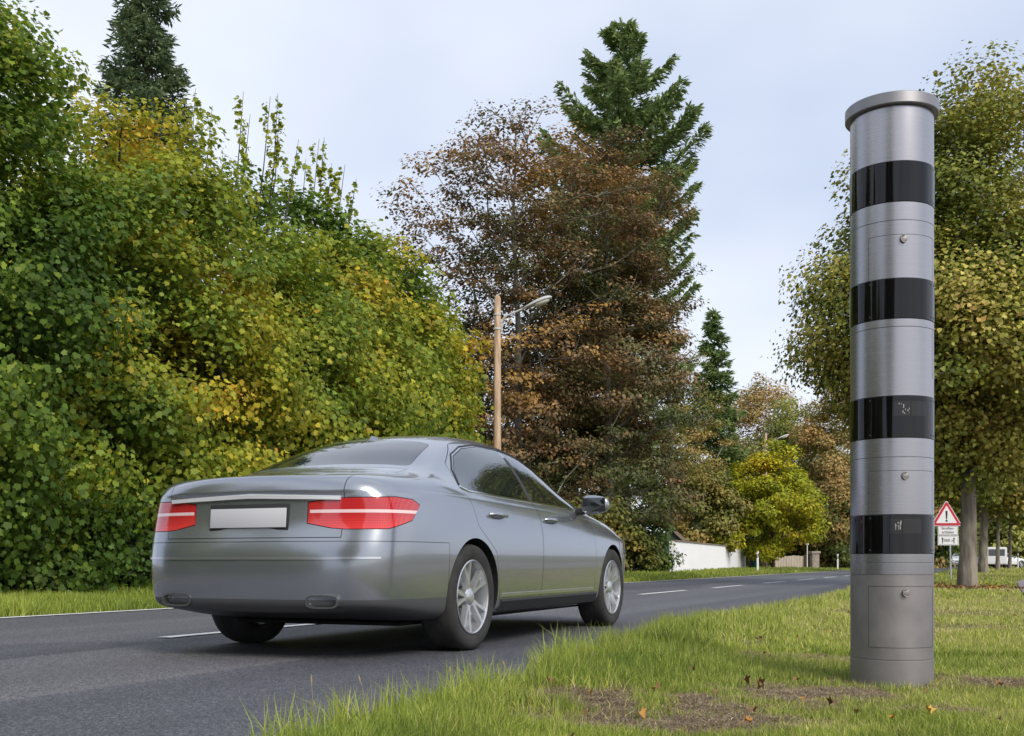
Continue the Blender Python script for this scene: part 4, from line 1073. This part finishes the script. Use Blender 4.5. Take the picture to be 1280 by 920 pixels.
# ---------------------------------------------------------------- street lamps
M_wood = noise_mat('pole_wood', (.34, .22, .14), (.60, .44, .31), 5, .9, 10, .4, 20, (3, 3, .35))
M_lampgrey = mat('lamp_grey', (.50, .50, .49), .5)
def street_lamp(px, Z, topy, label, hlen=1.0):
    P_ = at(px, Z); z0 = gz(P_); H = zat(topy, Z)-z0
    root = empty('street_lamp', (P_.x, P_.y, z0), 0, label, 'street lamp', 'wooden street lamps along the hedge side')
    bm = bmesh.new(); tube(bm, [(0, 0, -.3), (0, 0, H*.5), (.01, 0, H-.02), (.01, 0, H+.05)], [.125, .108, .088, .05], 16); from_bm('pole', bm, M_wood, root, 40)
    bm = bmesh.new(); tube(bm, [(-.02, -.0, H-.12), (-.02, -.02, H+.06), (.10, -.03, H+.10)], .02, 8); tube(bm, [(0, 0, H-.9), (0, 0, H-.84)], .112, 14); tube(bm, [(0, 0, H-.5), (0, 0, H-.45)], .108, 14); from_bm('bracket', bm, M_lampgrey, root, 40)
    ang = -ROAD*.2; d = Vector((math.cos(ang), -math.sin(ang)*.0-.25, 0)).normalized()
    b0 = Vector((.13, -.02, H-.95))
    pts = [b0, b0+Vector((0, 0, .30)), b0+Vector((0, 0, .38))+d*.06, b0+Vector((0, 0, .44))+d*.16, b0+Vector((0, 0, .62))+d*.66]
    bm = bmesh.new(); tube(bm, pts, .026, 10); from_bm('arm', bm, M_lampgrey, root, 60)
    # lamp head: a long flattened drop
    bm = bmesh.new(); bmesh.ops.create_uvsphere(bm, u_segments=20, v_segments=14, radius=1)
    a = math.atan2(.22, .5); ctr = pts[-1]+d*.34+Vector((0, 0, .12)); ax_ = (d*math.cos(a*.8)+Vector((0, 0, math.sin(a*.8)))).normalized(); sd_ = ax_.cross(Vector((0, 0, 1))).normalized(); up_ = sd_.cross(ax_)
    for v in bm.verts:
        c = v.co.copy(); u = c.x; w = .125*(1+.35*u) if u > -1 else .1
        zz = c.z*(.085 if c.z > 0 else .05)*(1+.45*u)
        v.co = ctr+ax_*u*.45+sd_*c.y*w*1.15+up_*zz
    hd = from_bm('lamp_head', bm, M_lampgrey, root, 60)
    bm = bmesh.new(); bmesh.ops.create_uvsphere(bm, u_segments=16, v_segments=10, radius=1)
    for v in bm.verts:
        c = v.co.copy(); v.co = ctr+ax_*(c.x*.24+.12)+sd_*c.y*.12+up_*(c.z*.075-.045)
    from_bm('lamp_glass', bm, mat('lamp_glass', (.55, .53, .45), .2, 0), hd, 60)
    return root
street_lamp(621.5, 30.5, 372, 'wooden street lamp pole rising behind the car roof')
street_lamp(957, 75, 543, 'distant street lamp sticking out above the yellow-green tree')

# ---------------------------------------------------------------- warning sign
M_white = mat('sign_white', (.78, .78, .80), .45); M_signred = mat('sign_red', (.55, .015, .04), .4); M_black = mat('sign_black', (.02, .02, .02), .5); M_galv = mat('galvanised', (.46, .47, .48), .45, .6)
Zs = 35.; Ps_ = at(1189.0, Zs); zs0 = gz(Ps_)
sign = empty('warning_sign', (Ps_.x, Ps_.y, zs0), R(-8), 'triangular red-edged warning sign with exclamation mark and two white plates, beside the lime trunk', 'road sign')
def sz(y): return zat(y, Zs)-zs0
k_ = Zs/F
bm = bmesh.new(); tube(bm, [(.0, .03, -.2), (-.06, .03, sz(630))], .030, 12); from_bm('post', bm, M_galv, sign, 60)
def tri(r, d, m, nm, parent, rad=.05):
    ctr_x = -.145; cz = sz(646.5); pts = []
    for k in range(3):
        a = R(90+120*k); pts.append((ctr_x+r*math.cos(a), cz+r*math.sin(a)))
    pl = round_poly(pts, rad); bm = bmesh.new()
    A = [bm.verts.new((x, d, z)) for x, z in pl]; B = [bm.verts.new((x, d+.004, z)) for x, z in pl]
    bm.faces.new(A); bm.faces.new(B[::-1])
    for i in range(len(A)): bm.faces.new((A[i], B[i], B[(i+1) % len(A)], A[(i+1) % len(A)]))
    bmesh.ops.recalc_face_normals(bm, faces=bm.faces)
    return from_bm(nm, bm, m, parent)
tp = tri(.56, 0, M_white, 'sign_plate', sign, .10); tri(.525, -.0045, M_signred, 'red_border', tp, .08); tri(.375, -.009, M_white, 'sign_face', tp, .03)
bm = bmesh.new(); cz = sz(646.5)
A = [bm.verts.new((-.145+x, -.012, cz+z)) for x, z in ((-.018, -.06), (.018, -.06), (.034, .18), (.022, .205), (-.022, .205), (-.034, .18))]; bm.faces.new(A)
C_ = [bm.verts.new((-.145+.034*math.cos(R(20*k)), -.012, cz-.115+.034*math.sin(R(20*k)))) for k in range(18)]; bm.faces.new(C_)
from_bm('exclamation_mark', bm, M_black, tp)
def text(body, size, loc, m, parent, bold=.0):
    cu = bpy.data.curves.new('lettering', 'FONT'); cu.body = body; cu.size = size; cu.align_x = 'CENTER'; cu.align_y = 'CENTER'; cu.extrude = .0008; cu.offset = bold
    o = bpy.data.objects.new('lettering', cu); COL.objects.link(o)
    dg = bpy.context.evaluated_depsgraph_get(); dg.update(); me = bpy.data.meshes.new_from_object(o.evaluated_get(dg)); bpy.data.objects.remove(o)
    o = bpy.data.objects.new('lettering', me); COL.objects.link(o); me.materials.clear(); me.materials.append(m)
    o.parent = parent; o.location = loc; o.rotation_euler = (R(90), 0, 0); return o
def plate(y0, y1, w, cx_):
    bm = bmesh.new(); box(bm, cx_-w/2, cx_+w/2, 0, .004, sz(y1), sz(y0), None, .001); pl_ = from_bm('supplementary_plate', bm, M_white, sign)
    bm = bmesh.new(); t = .007
    for a in ((cx_-w/2+.02, cx_+w/2-.02, sz(y0)-.02-t, sz(y0)-.02), (cx_-w/2+.02, cx_+w/2-.02, sz(y1)+.02, sz(y1)+.02+t), (cx_-w/2+.02, cx_-w/2+.02+t, sz(y1)+.034, sz(y0)-.034), (cx_+w/2-.02-t, cx_+w/2-.02, sz(y1)+.034, sz(y0)-.034)):
        box(bm, a[0], a[1], -.002, -.0005, a[2], a[3])
    from_bm('plate_border', bm, M_black, pl_); return pl_
p1 = plate(657, 668.8, .62, -.10); text('Straßen-', .115, (-.10, -.004, sz(660.4)), M_black, p1, .0); text('schäden', .115, (-.10, -.004, sz(665.2)), M_black, p1, .0)
p2 = plate(669.5, 681.5, .64, -.09); text('1000 m', .125, (-.09, -.004, sz(675.6)), M_black, p2, .0)
for sx_ in (-.265, .085):
    bm = bmesh.new(); z_ = sz(675.5)
    A = [bm.verts.new((sx_+x, -.004, z_+z)) for x, z in ((-.011, -.095), (.011, -.095), (.011, .045), (.04, .03), (0, .10), (-.04, .03), (-.011, .045))]; bm.faces.new(A); from_bm('arrow', bm, M_black, p2)

# ---------------------------------------------------------------- reflector posts
M_postw = mat('post_white', (.78, .78, .78), .5)
def marker(px, Z, label, h=1.0):
    P_ = at(px, Z); root = empty('reflector_post', (P_.x, P_.y, gz(P_)), 0, label, 'marker post', 'white reflector posts at the road edge')
    bm = bmesh.new(); v0 = []
    def sec(z, sk=0.):
        out = []
        for k in range(12):
            a = 2*math.pi*k/12; x, y = .06*math.cos(a), .05*math.sin(a); out.append((x, y, z+sk*x))
        return out
    def loft(z0, z1, s0, s1, m, nm, par):
        bm = bmesh.new(); a = [bm.verts.new(c) for c in sec(z0, s0)]; b = [bm.verts.new(c) for c in sec(z1, s1)]
        for k in range(12): bm.faces.new((a[k], a[(k+1) % 12], b[(k+1) % 12], b[k]))
        bm.faces.new(a[::-1]); bm.faces.new(b); return from_bm(nm, bm, m, par, 50)
    loft(-.1, h-.30, 0, .6, M_postw, 'post', root); bk = loft(h-.298, h-.12, .6, .6, M_black, 'black_band', root); loft(h-.118, h, .6, .9, M_postw, 'post_top', root)
    bm = bmesh.new(); box(bm, -.02, .02, -.056, -.048, h-.27, h-.15); from_bm('reflector', bm, mat('reflector', (.6, .6, .6), .15, .3), bk)
marker(947, 57, 'white reflector post in front of the right end of the white wall')
marker(1047, 72, 'white reflector post between the gate and the speed camera pillar')
marker(1181, 118, 'small far reflector post left of the warning sign post')
marker(1272.5, 95, 'far reflector post at the right edge of the picture', 1.3)

# ---------------------------------------------------------------- white wall, shed, fence, gate, bin
M_wall = noise_mat('white_render', (.88, .89, .92), (.92, .92, .94), .5, .9, 8, .1, 30)
M_coping = noise_mat('wall_coping', (.16, .12, .09), (.28, .23, .18), 6, .9)
def wall_between(a, b, z0, z1a, z1b, th, m, name, label, cat, coping=True, cop_to=1.):
    a, b = Vector(a[:2]), Vector(b[:2]); d = b-a; L_ = d.length; ang = math.atan2(d.y, d.x)
    root = empty(name, (a.x, a.y, 0), ang, label, cat)
    bm = bmesh.new(); vs_ = box(bm, 0, L_, -th/2, th/2, z0, 1.)
    for v in bm.verts:
        if v.co.z > .9: v.co.z = z1a if v.co.x < L_/2 else z1b
    from_bm('wall_face', bm, m, root)
    if coping:
        bm = bmesh.new(); n = 14; e = cop_to*L_
        for k in range(n):
            x0, x1 = e*k/n+.01, e*(k+1)/n-.01; zz = z1a+(z1b-z1a)*(x0+x1)/2/L_
            box(bm, x0, x1, -th/2-.05, th/2+.05, zz+.003, zz+.055)
        from_bm('coping', bm, M_coping, root)
    return root
wall_between(at(840, 48), at(930, 75), -.2, zat(676.5, 48), zat(685, 75), .24, M_wall, 'garden_wall', 'long white rendered garden wall beside the far side of the road', 'wall')
wall_between(at(778, 45.5), at(795, 46.5), -.2, zat(700, 45), zat(694, 46), .2, M_wall, 'garden_wall', 'short white wall end showing between the car bonnet and the bush', 'wall', False)
# shed gable
Pg = at(839.5, 60); sr = empty('garden_shed', (Pg.x, Pg.y, 0), R(-12), 'small dark green garden shed gable with pale barge boards peeping over the white wall', 'shed')
M_shed = noise_mat('shed_boards', (.03, .06, .045), (.05, .09, .07), 8, .9, stretch=(6, 6, .4)); M_roof = noise_mat('shed_roof', (.10, .08, .07), (.18, .14, .12), 5, .9)
ez, apz, hw = zat(674, 60), zat(660.5, 60), .62
bm = bmesh.new(); A = [bm.verts.new(c) for c in ((-hw, 0, 0), (hw, 0, 0), (hw, 0, ez), (0, 0, apz-.05), (-hw, 0, ez))]; B = [bm.verts.new((v.co.x, 2.4, v.co.z)) for v in A]
bm.faces.new(A); bm.faces.new(B[::-1])
for i in range(5): bm.faces.new((A[i], B[i], B[(i+1) % 5], A[(i+1) % 5]))
bmesh.ops.recalc_face_normals(bm, faces=bm.faces); from_bm('wall', bm, M_shed, sr)
for s in (-1, 1):
    dx, dz = hw+.12, apz-ez+.10; ln_ = math.hypot(dx, dz); a = math.atan2(dz, dx)
    M_ = Matrix.Translation((0, 0, apz+.02)) @ Matrix.Rotation(s*a, 4, 'Y')
    bm = bmesh.new(); box(bm, 0 if s > 0 else -ln_, ln_ if s > 0 else 0, -.15, 2.5, -.03, .03, M_); from_bm('roof', bm, M_roof, sr)
    bm = bmesh.new(); box(bm, .0 if s > 0 else -ln_, ln_ if s > 0 else 0, -.175, -.153, -.09, .035, M_); from_bm('barge_board', bm, mat('barge', (.42, .40, .38) if s < 0 else (.25, .18, .14), .8), sr)
# beige board fence
M_board = noise_mat('fence_boards', (.36, .31, .24), (.52, .46, .38), 4, .9, stretch=(3, 3, .5))
a_, b_ = at(969, 80), at(1006, 82.5); d_ = b_-a_; fr_ = empty('board_fence', (a_.x, a_.y, 0), math.atan2(d_.y, d_.x), 'low beige vertical board fence beyond the white wall', 'fence')
Lf_ = d_.length; nb_ = 11; rr = random.Random(4)
bm = bmesh.new()
for k in range(nb_):
    w = Lf_/nb_; box(bm, k*w+.02, (k+1)*w-.01, -.015, .015, .05, zat(694.8, 81)+rr.uniform(-.03, .03))
from_bm('boards', bm, M_board, fr_)
bm = bmesh.new()
for z in (.25, .85): box(bm, 0, Lf_, .017, .06, z, z+.07)
from_bm('rails', bm, M_board, fr_)
M_stone = noise_mat('gate_stone', (.22, .19, .16), (.36, .32, .28), 5, .95, bump=.5)
Pp = at(1018, 82); gpil = empty('gate_pillar', (Pp.x, Pp.y, 0), .2, 'squat stone gate pillar with a flat cap beside the beige fence', 'pillar')
bm = bmesh.new(); box(bm, -.28, .28, -.25, .25, -.1, 1.15, None, .02); from_bm('shaft', bm, M_stone, gpil)
bm = bmesh.new(); box(bm, -.36, .36, -.33, .33, 1.153, 1.33, None, .03); from_bm('cap_stone', bm, M_stone, gpil)
Pq = at(1012, 82.3); bm = bmesh.new(); box(bm, -.42, .18, -.03, .03, .02, 1.05, None, .005)
for k in range(5): box(bm, -.40+k*.12, -.37+k*.12, -.05, -.032, .06, 1.0)
g_ = from_bm('wooden_gate', bm, noise_mat('gate_wood', (.07, .045, .035), (.14, .09, .06), 6, .9)); g_.location = (Pq.x, Pq.y, 0); tag(g_, 'dark brown wooden gate against the stone gate pillar', 'gate')
Pl = at(1009, 79); gl = empty('gate_lamp', (Pl.x, Pl.y, 0), 0, 'slim white post lamp standing by the garden gate', 'lamp')
bm = bmesh.new(); tube(bm, [(0, 0, 0), (0, 0, 1.75)], .035, 10); from_bm('post', bm, M_postw, gl, 50)
bm = bmesh.new(); lathe(bm, [(.0, 1.72), (.10, 1.76), (.14, 2.02), (.15, 2.06), (.05, 2.2), (.0, 2.24)], 14); from_bm('lamp_head', bm, M_postw, gl, 40)
Pb = at(943.5, 73.5); wb = empty('wheelie_bin', (Pb.x, Pb.y, gz(Pb)), .3, 'dark teal wheelie bin beside the right end of the white wall', 'bin')
bm = bmesh.new(); box(bm, -.26, .26, -.28, .28, .06, .50, None, .02)
for v in bm.verts:
    if v.co.z < .3: v.co.x *= .85; v.co.y *= .85
M_bin = mat('bin_teal', (.01, .12, .11), .5); from_bm('bin_body', bm, M_bin, wb, 40)
bm = bmesh.new(); box(bm, -.28, .28, -.32, .30, .503, .55, None, .02); from_bm('lid', bm, M_bin, wb, 40)
bm = bmesh.new()
for s in (-1, 1): lathe(bm, [(.0, s*.24-.03), (.09, s*.24-.03), (.09, s*.24+.03), (.0, s*.24+.03)], 14, 'z', Matrix.Translation((0, .26, .09)) @ Matrix.Rotation(R(90), 4, 'Y'))
from_bm('wheel', bm, M_dark, wb, 40)
# far white van between the limes
Pv = at(1240.5, 104); van = empty('white_van', (Pv.x, Pv.y, gz(Pv)), R(75), 'white van parked in the distance between the lime trunks', 'van')
bm = bmesh.new(); pr = [(-2.4, .35), (2.3, .35), (2.4, .95), (1.9, 1.15), (1.35, 1.85), (1.1, 1.95), (-2.35, 1.95), (-2.42, 1.7)]
A = [bm.verts.new((x, -.9, z)) for x, z in pr]; B = [bm.verts.new((x, .9, z)) for x, z in pr]
bm.faces.new(A); bm.faces.new(B[::-1])
for i in range(len(A)): bm.faces.new((A[i], B[i], B[(i+1) % len(A)], A[(i+1) % len(A)]))
bmesh.ops.recalc_face_normals(bm, faces=bm.faces); bmesh.ops.bevel(bm, geom=list(bm.edges), offset=.06, segments=2, affect='EDGES'); from_bm('body', bm, M_whitepaint, van, 40)
for s in (-1, 1):
    bm = bmesh.new(); A = [bm.verts.new((x, s*.91, z)) for x, z in ((.5, 1.2), (1.75, 1.2), (1.32, 1.75), (.5, 1.75))]; bm.faces.new(A); from_bm('side_window', bm, M_glass, van)
bm = bmesh.new(); box(bm, -2.44, -2.425, -.7, .7, 1.15, 1.75, None, .004); from_bm('rear_window', bm, M_glass, van)
for x in (-1.5, 1.5):
    for s in (-1, 1):
        bm = bmesh.new(); lathe(bm, [(.0, -.1), (.30, -.1), (.33, -.06), (.33, .06), (.30, .1), (.0, .1)], 24, 'y', Matrix.Translation((x, s*.82, .33))); bmesh.ops.recalc_face_normals(bm, faces=bm.faces); from_bm('wheel', bm, M_tyre, van, 40)
# thin white pole by the second lime
Pw = at(1233.6, 57); bm = bmesh.new(); tube(bm, [(0, 0, -.1), (0, 0, 1.05)], .03, 10); lathe(bm, [(.0, 1.04), (.04, 1.05), (.03, 1.10), (0, 1.12)], 10)
w_ = from_bm('white_post', bm, M_postw, None, 50); w_.location = (Pw.x, Pw.y, gz(Pw)); tag(w_, 'thin white post touching the right side of the second lime trunk', 'post')
# ---------------------------------------------------------------- grass, weeds, litter of leaves
M_grass = ramp_mat('grass_blades', [(0, (.11, .17, .03)), (.35, (.28, .36, .055)), (.58, (.44, .48, .09)), (.80, (.60, .55, .20)), (1, (.58, .48, .28))], trans=.35, rough=.5, spec=.3)
M_straw = ramp_mat('dry_clippings', [(0, (.13, .09, .055)), (.5, (.29, .22, .145)), (1, (.48, .40, .28))], trans=.1, rough=.9)
def sample_view(rng, n, Z0, Z1, pw, px0, px1):
    """ground points seen between two picture columns; pw sets how fast they thin out with distance"""
    u = rng.random(n)
    if abs(pw-1) < 1e-6: Z = Z0*(Z1/Z0)**u
    else: Z = (Z0**(1-pw)+u*(Z1**(1-pw)-Z0**(1-pw)))**(1/(1-pw))
    px = px0+(px1-px0)*rng.random(n); return (px-640)/F*Z, Z
def blades(rng, x, y, h, w, tint, val, lean=.35, dz=0.):
    n = len(x); z = ground_z(x, y)-.004; _s = x*CA-y*SA; z = np.where((_s > -2.7)&(_s < -2.0), np.maximum(z, -.002), z)+dz
    an = rng.random(n)*6.283; wx, wy = np.cos(an), np.sin(an)
    ln_ = np.abs(rng.normal(size=n))*lean*h; la = rng.random(n)*6.283; lx, ly = np.cos(la)*ln_, np.sin(la)*ln_
    B = np.stack([x, y, z], 1); W = np.stack([wx*w, wy*w, 0*w], 1)*.5
    def lvl(u, ws): 
        c = B+np.stack([lx*u**1.8, ly*u**1.8, h*(u-.18*u*u*np.minimum(1.5, ln_/h))], 1); return c-W*ws, c+W*ws
    a0, a1 = lvl(0, 1.); b0, b1 = lvl(.5, .85); t, _ = lvl(1., 0.)
    V = np.stack([a0, a1, b1, b0, t], 1).reshape(-1, 3); i = np.arange(n)*5
    F1 = np.stack([i, i+1, i+2, i+3], 1); F2 = np.stack([i+3, i+2, i+4], 1)
    flat = np.concatenate([F1, F2], 1).ravel(); sizes = np.tile([4, 3], n)
    return V, flat, sizes, np.repeat(tint, 2), np.repeat(val, 2)
rng = np.random.default_rng(5)
def grass_obj(name, parts, m):
    V = []; Fl = []; S = []; T = []; Va = []; o = 0
    for v, f, s, t, va in parts: V.append(v); Fl.append(f+o); o += len(v); S.append(s); T.append(t); Va.append(va)
    me = np_mesh(name, np.concatenate(V), np.concatenate(Fl), np.concatenate(S), {'tint': np.clip(np.concatenate(T), 0, 1), 'val': np.clip(np.concatenate(Va), .5, 1.6)})
    return link_mesh(name, me, m)
def edge_s(t): return -1.84-.64*np.clip((t-2.8)/6.2, 0, 1)
def verge(rng, n, Z0, Z1, pw, h0, w0, px0=300, px1=1330, k=1.):
    x, y = sample_view(rng, n, Z0, Z1, pw, px0, px1); t, s = to_ts(x, y); ed = edge_s(t)
    path = (s > .30+np.where(t > 33, .0065*(t-33)**2, 0))&(s < 2.76+np.where(t > 33, .0065*(t-33)**2, 0))&(t < 72)
    ok = (s > ed+.05*rng.normal(size=n)+.05*np.sin(t*3.1))&~path
    x, y, s = x[ok], y[ok], s[ok]-ed[ok]-2.0; b = bare_mask(x, y); keep = rng.random(len(x)) > np.clip(b*1.5, 0, .97); x, y, s, b = x[keep], y[keep], s[keep], b[keep]
    d = np.hypot(x-PC.x, y-PC.y); kk = d > RC+.005; x, y, s, b = x[kk], y[kk], s[kk], b[kk]; n = len(x)
    P = np.stack([x, y, 0*x], 1); edge = np.exp(-((s+1.72)/.35)**2)
    patch = wob(P, 2.2)
    h = h0*(.45+.8*rng.random(n)**1.5)*(1+1.5*edge+.25*patch)*(1-.5*b)
    tint = .47-.12*edge+.16*wob(P, .8)+.10*wob(P+7, 4)+rng.normal(size=n)*.19+.30*b+.06*np.clip((y-7)/10, 0, 1)+(rng.random(n) < .08)*.35
    return blades(rng, x, y, h, w0*(.7+.6*rng.random(n))*(1+.25*edge), tint, 1-.10*np.clip(wob(P+3, 5), -1, 1)+.20*rng.normal(size=n), .55)
parts = [verge(rng, 270000, 2.7, 7.5, 1.6, .042, .0029), verge(rng, 130000, 7, 20, 1.5, .060, .0065, 600), verge(rng, 60000, 18, 60, 1.3, .08, .02, 900), verge(rng, 25000, 50, 140, 1.2, .10, .06, 1100)]
# tall tufts hanging over the road edge
n = 4200; tt = rng.uniform(2.5, 9, n); cl = rng.choice(60, n); tc_ = rng.uniform(2.5, 10, 60)[cl]+rng.normal(size=n)*.06; ss = edge_s(tc_)+.04+.06*rng.normal(size=60)[cl]+rng.normal(size=n)*.04
Pt = np.stack([tc_*SA+ss*CA, tc_*CA-ss*SA], 1)
parts.append(blades(rng, Pt[:, 0], Pt[:, 1], .07+.12*rng.random(n), np.full(n, .0038), .42+.15*rng.normal(size=n), 1+.1*rng.normal(size=n), .5))
n = 260; c_ = rp(5.6, -2.15); x = c_.x+rng.normal(size=n)*.07; y = c_.y+rng.normal(size=n)*.07     # one tall tuft in front of the sill
parts.append(blades(rng, x, y, .08+.20*rng.random(n)**2, np.full(n, .006), .42+.1*rng.normal(size=n), np.full(n, 1.05), .8))
g1 = grass_obj('verge_grass', parts, M_grass); tag(g1, kind='stuff')
# grass strip on the far side of the road
def far_strip(n, Z0, Z1, pw, h0, w0, smin, px0=-60, px1=1200):
    x, y = sample_view(rng, n, Z0, Z1, pw, px0, px1); t, s = to_ts(x, y); ok = (s < -9.18)&(s > smin); x, y, s = x[ok], y[ok], s[ok]; n = len(x); P = np.stack([x, y, 0*x], 1)
    return blades(rng, x, y, h0*(.5+rng.random(n))*(1+.3*wob(P, 1.5)), w0*(.7+.6*rng.random(n)), .33+.14*wob(P, 1.2)+rng.normal(size=n)*.12, 1+.12*rng.normal(size=n), .4)
g2 = grass_obj('far_verge_grass', [far_strip(240000, 9.5, 30, 1.2, .13, .012, -16.5), far_strip(150000, 28, 110, 1.2, .10, .03, -24)], M_grass); tag(g2, kind='stuff')
# clippings
n = 300000; x, y = sample_view(rng, n, 3.2, 12, 1.6, 560, 1330); t, s = to_ts(x, y); b = bare_mask(x, y); ok = (s > -1.95)&(rng.random(n) < np.maximum(b*1.5-.15, .10)); x, y = x[ok], y[ok]; n = len(x)
h = .010+.018*rng.random(n)
st = blades(rng, x, y, h, np.full(n, .0035), .45+.25*rng.normal(size=n), 1+.2*rng.normal(size=n), 3.8)
nc = 2600; cx_, cy_ = sample_view(rng, nc, 3.2, 9, 1.6, 560, 1330); t, s = to_ts(cx_, cy_); b = bare_mask(cx_, cy_); ok = (s > -1.85)&(rng.random(nc) < b*1.4-.2)&(np.hypot(cx_-PC.x, cy_-PC.y) > RC+.05); cx_, cy_ = cx_[ok], cy_[ok]; nc = len(cx_)
ci = np.repeat(np.arange(nc), 110); m_ = len(ci); rr_c = rng.uniform(.025, .065, nc)[ci]; a = rng.random(m_)*6.283; q_ = rng.random(m_)**.6
st2 = blades(rng, cx_[ci]+np.cos(a)*q_*rr_c, cy_[ci]+np.sin(a)*q_*rr_c, .006+.010*rng.random(m_), np.full(m_, .003), .40+.25*rng.normal(size=m_)+.2*(rng.random(nc)[ci]-.5), 1+.25*rng.normal(size=m_), 3.5, rr_c*.55*(1-q_**2)*rng.random(m_))
tag(grass_obj('dry_grass_litter', [st, st2], M_straw), kind='stuff')
# fallen leaves
n = 60; x, y = sample_view(rng, n, 3.3, 12, 1.3, 560, 1320); t, s = to_ts(x, y); ok = s > -1.8; x, y = x[ok], y[ok]
n2 = 420; a = rng.random(n2)*6.28; r_ = np.abs(rng.normal(size=n2))*1.5; tr_ = gp(1209, 25.3); x = np.concatenate([x, tr_[0]+np.cos(a)*r_]); y = np.concatenate([y, tr_[1]+np.sin(a)*r_]); ok = (x*CA-y*SA) > -2.0; x, y = x[ok], y[ok]; n = len(x)
P = np.stack([x, y, ground_z(x, y)+.02+.03*rng.random(n)], 1)
me = leaf_mesh('fallen_leaves', P, np.tile([0, 0, 1.], (n, 1))+rng.normal(size=(n, 3))*.35, rng.uniform(.025, .050, n)*np.where(y > 15, 1.8, 1), rng.random(n), 1+.2*rng.normal(size=n), STAR, rng, fold=.7)
tag(link_mesh('fallen_leaves', me, ramp_mat('fallen_leaf', [(0, (.16, .08, .04)), (.5, (.30, .16, .07)), (.8, (.50, .24, .04)), (1, (.55, .38, .08))], trans=.1)), kind='stuff')
# tall seed stalks by the road
bm = bmesh.new(); rr = random.Random(9)
for px, Z, hh in ((392, 3.55, .20), (398, 3.5, .11), (460, 3.75, .16), (555, 4.1, .15), (600, 4.3, .15), (722, 5.0, .17), (735, 5.1, .13), (840, 6.3, .16), (868, 6.6, .16), (1035, 9.2, .2), (640, 4.6, .13), (668, 4.7, .14)):
    P_ = at(px, Z); z0 = gz(P_); t, s = to_ts(P_.x, P_.y)
    lx = rr.uniform(-.04, .03); pts = [(P_.x, P_.y, z0), (P_.x+lx*.4, P_.y, z0+hh*.6), (P_.x+lx, P_.y, z0+hh)]
    tube(bm, pts, [.0014, .0011, .0008], 4)
    tube(bm, [(P_.x+lx*.85, P_.y, z0+hh*.86), (P_.x+lx*.95, P_.y, z0+hh*.95), (P_.x+lx*1.06, P_.y, z0+hh*1.05)], [.001, .0036, .0008], 5)
tag(from_bm('seed_stalks', bm, mat('stalk', (.30, .25, .13), .8)), kind='stuff')
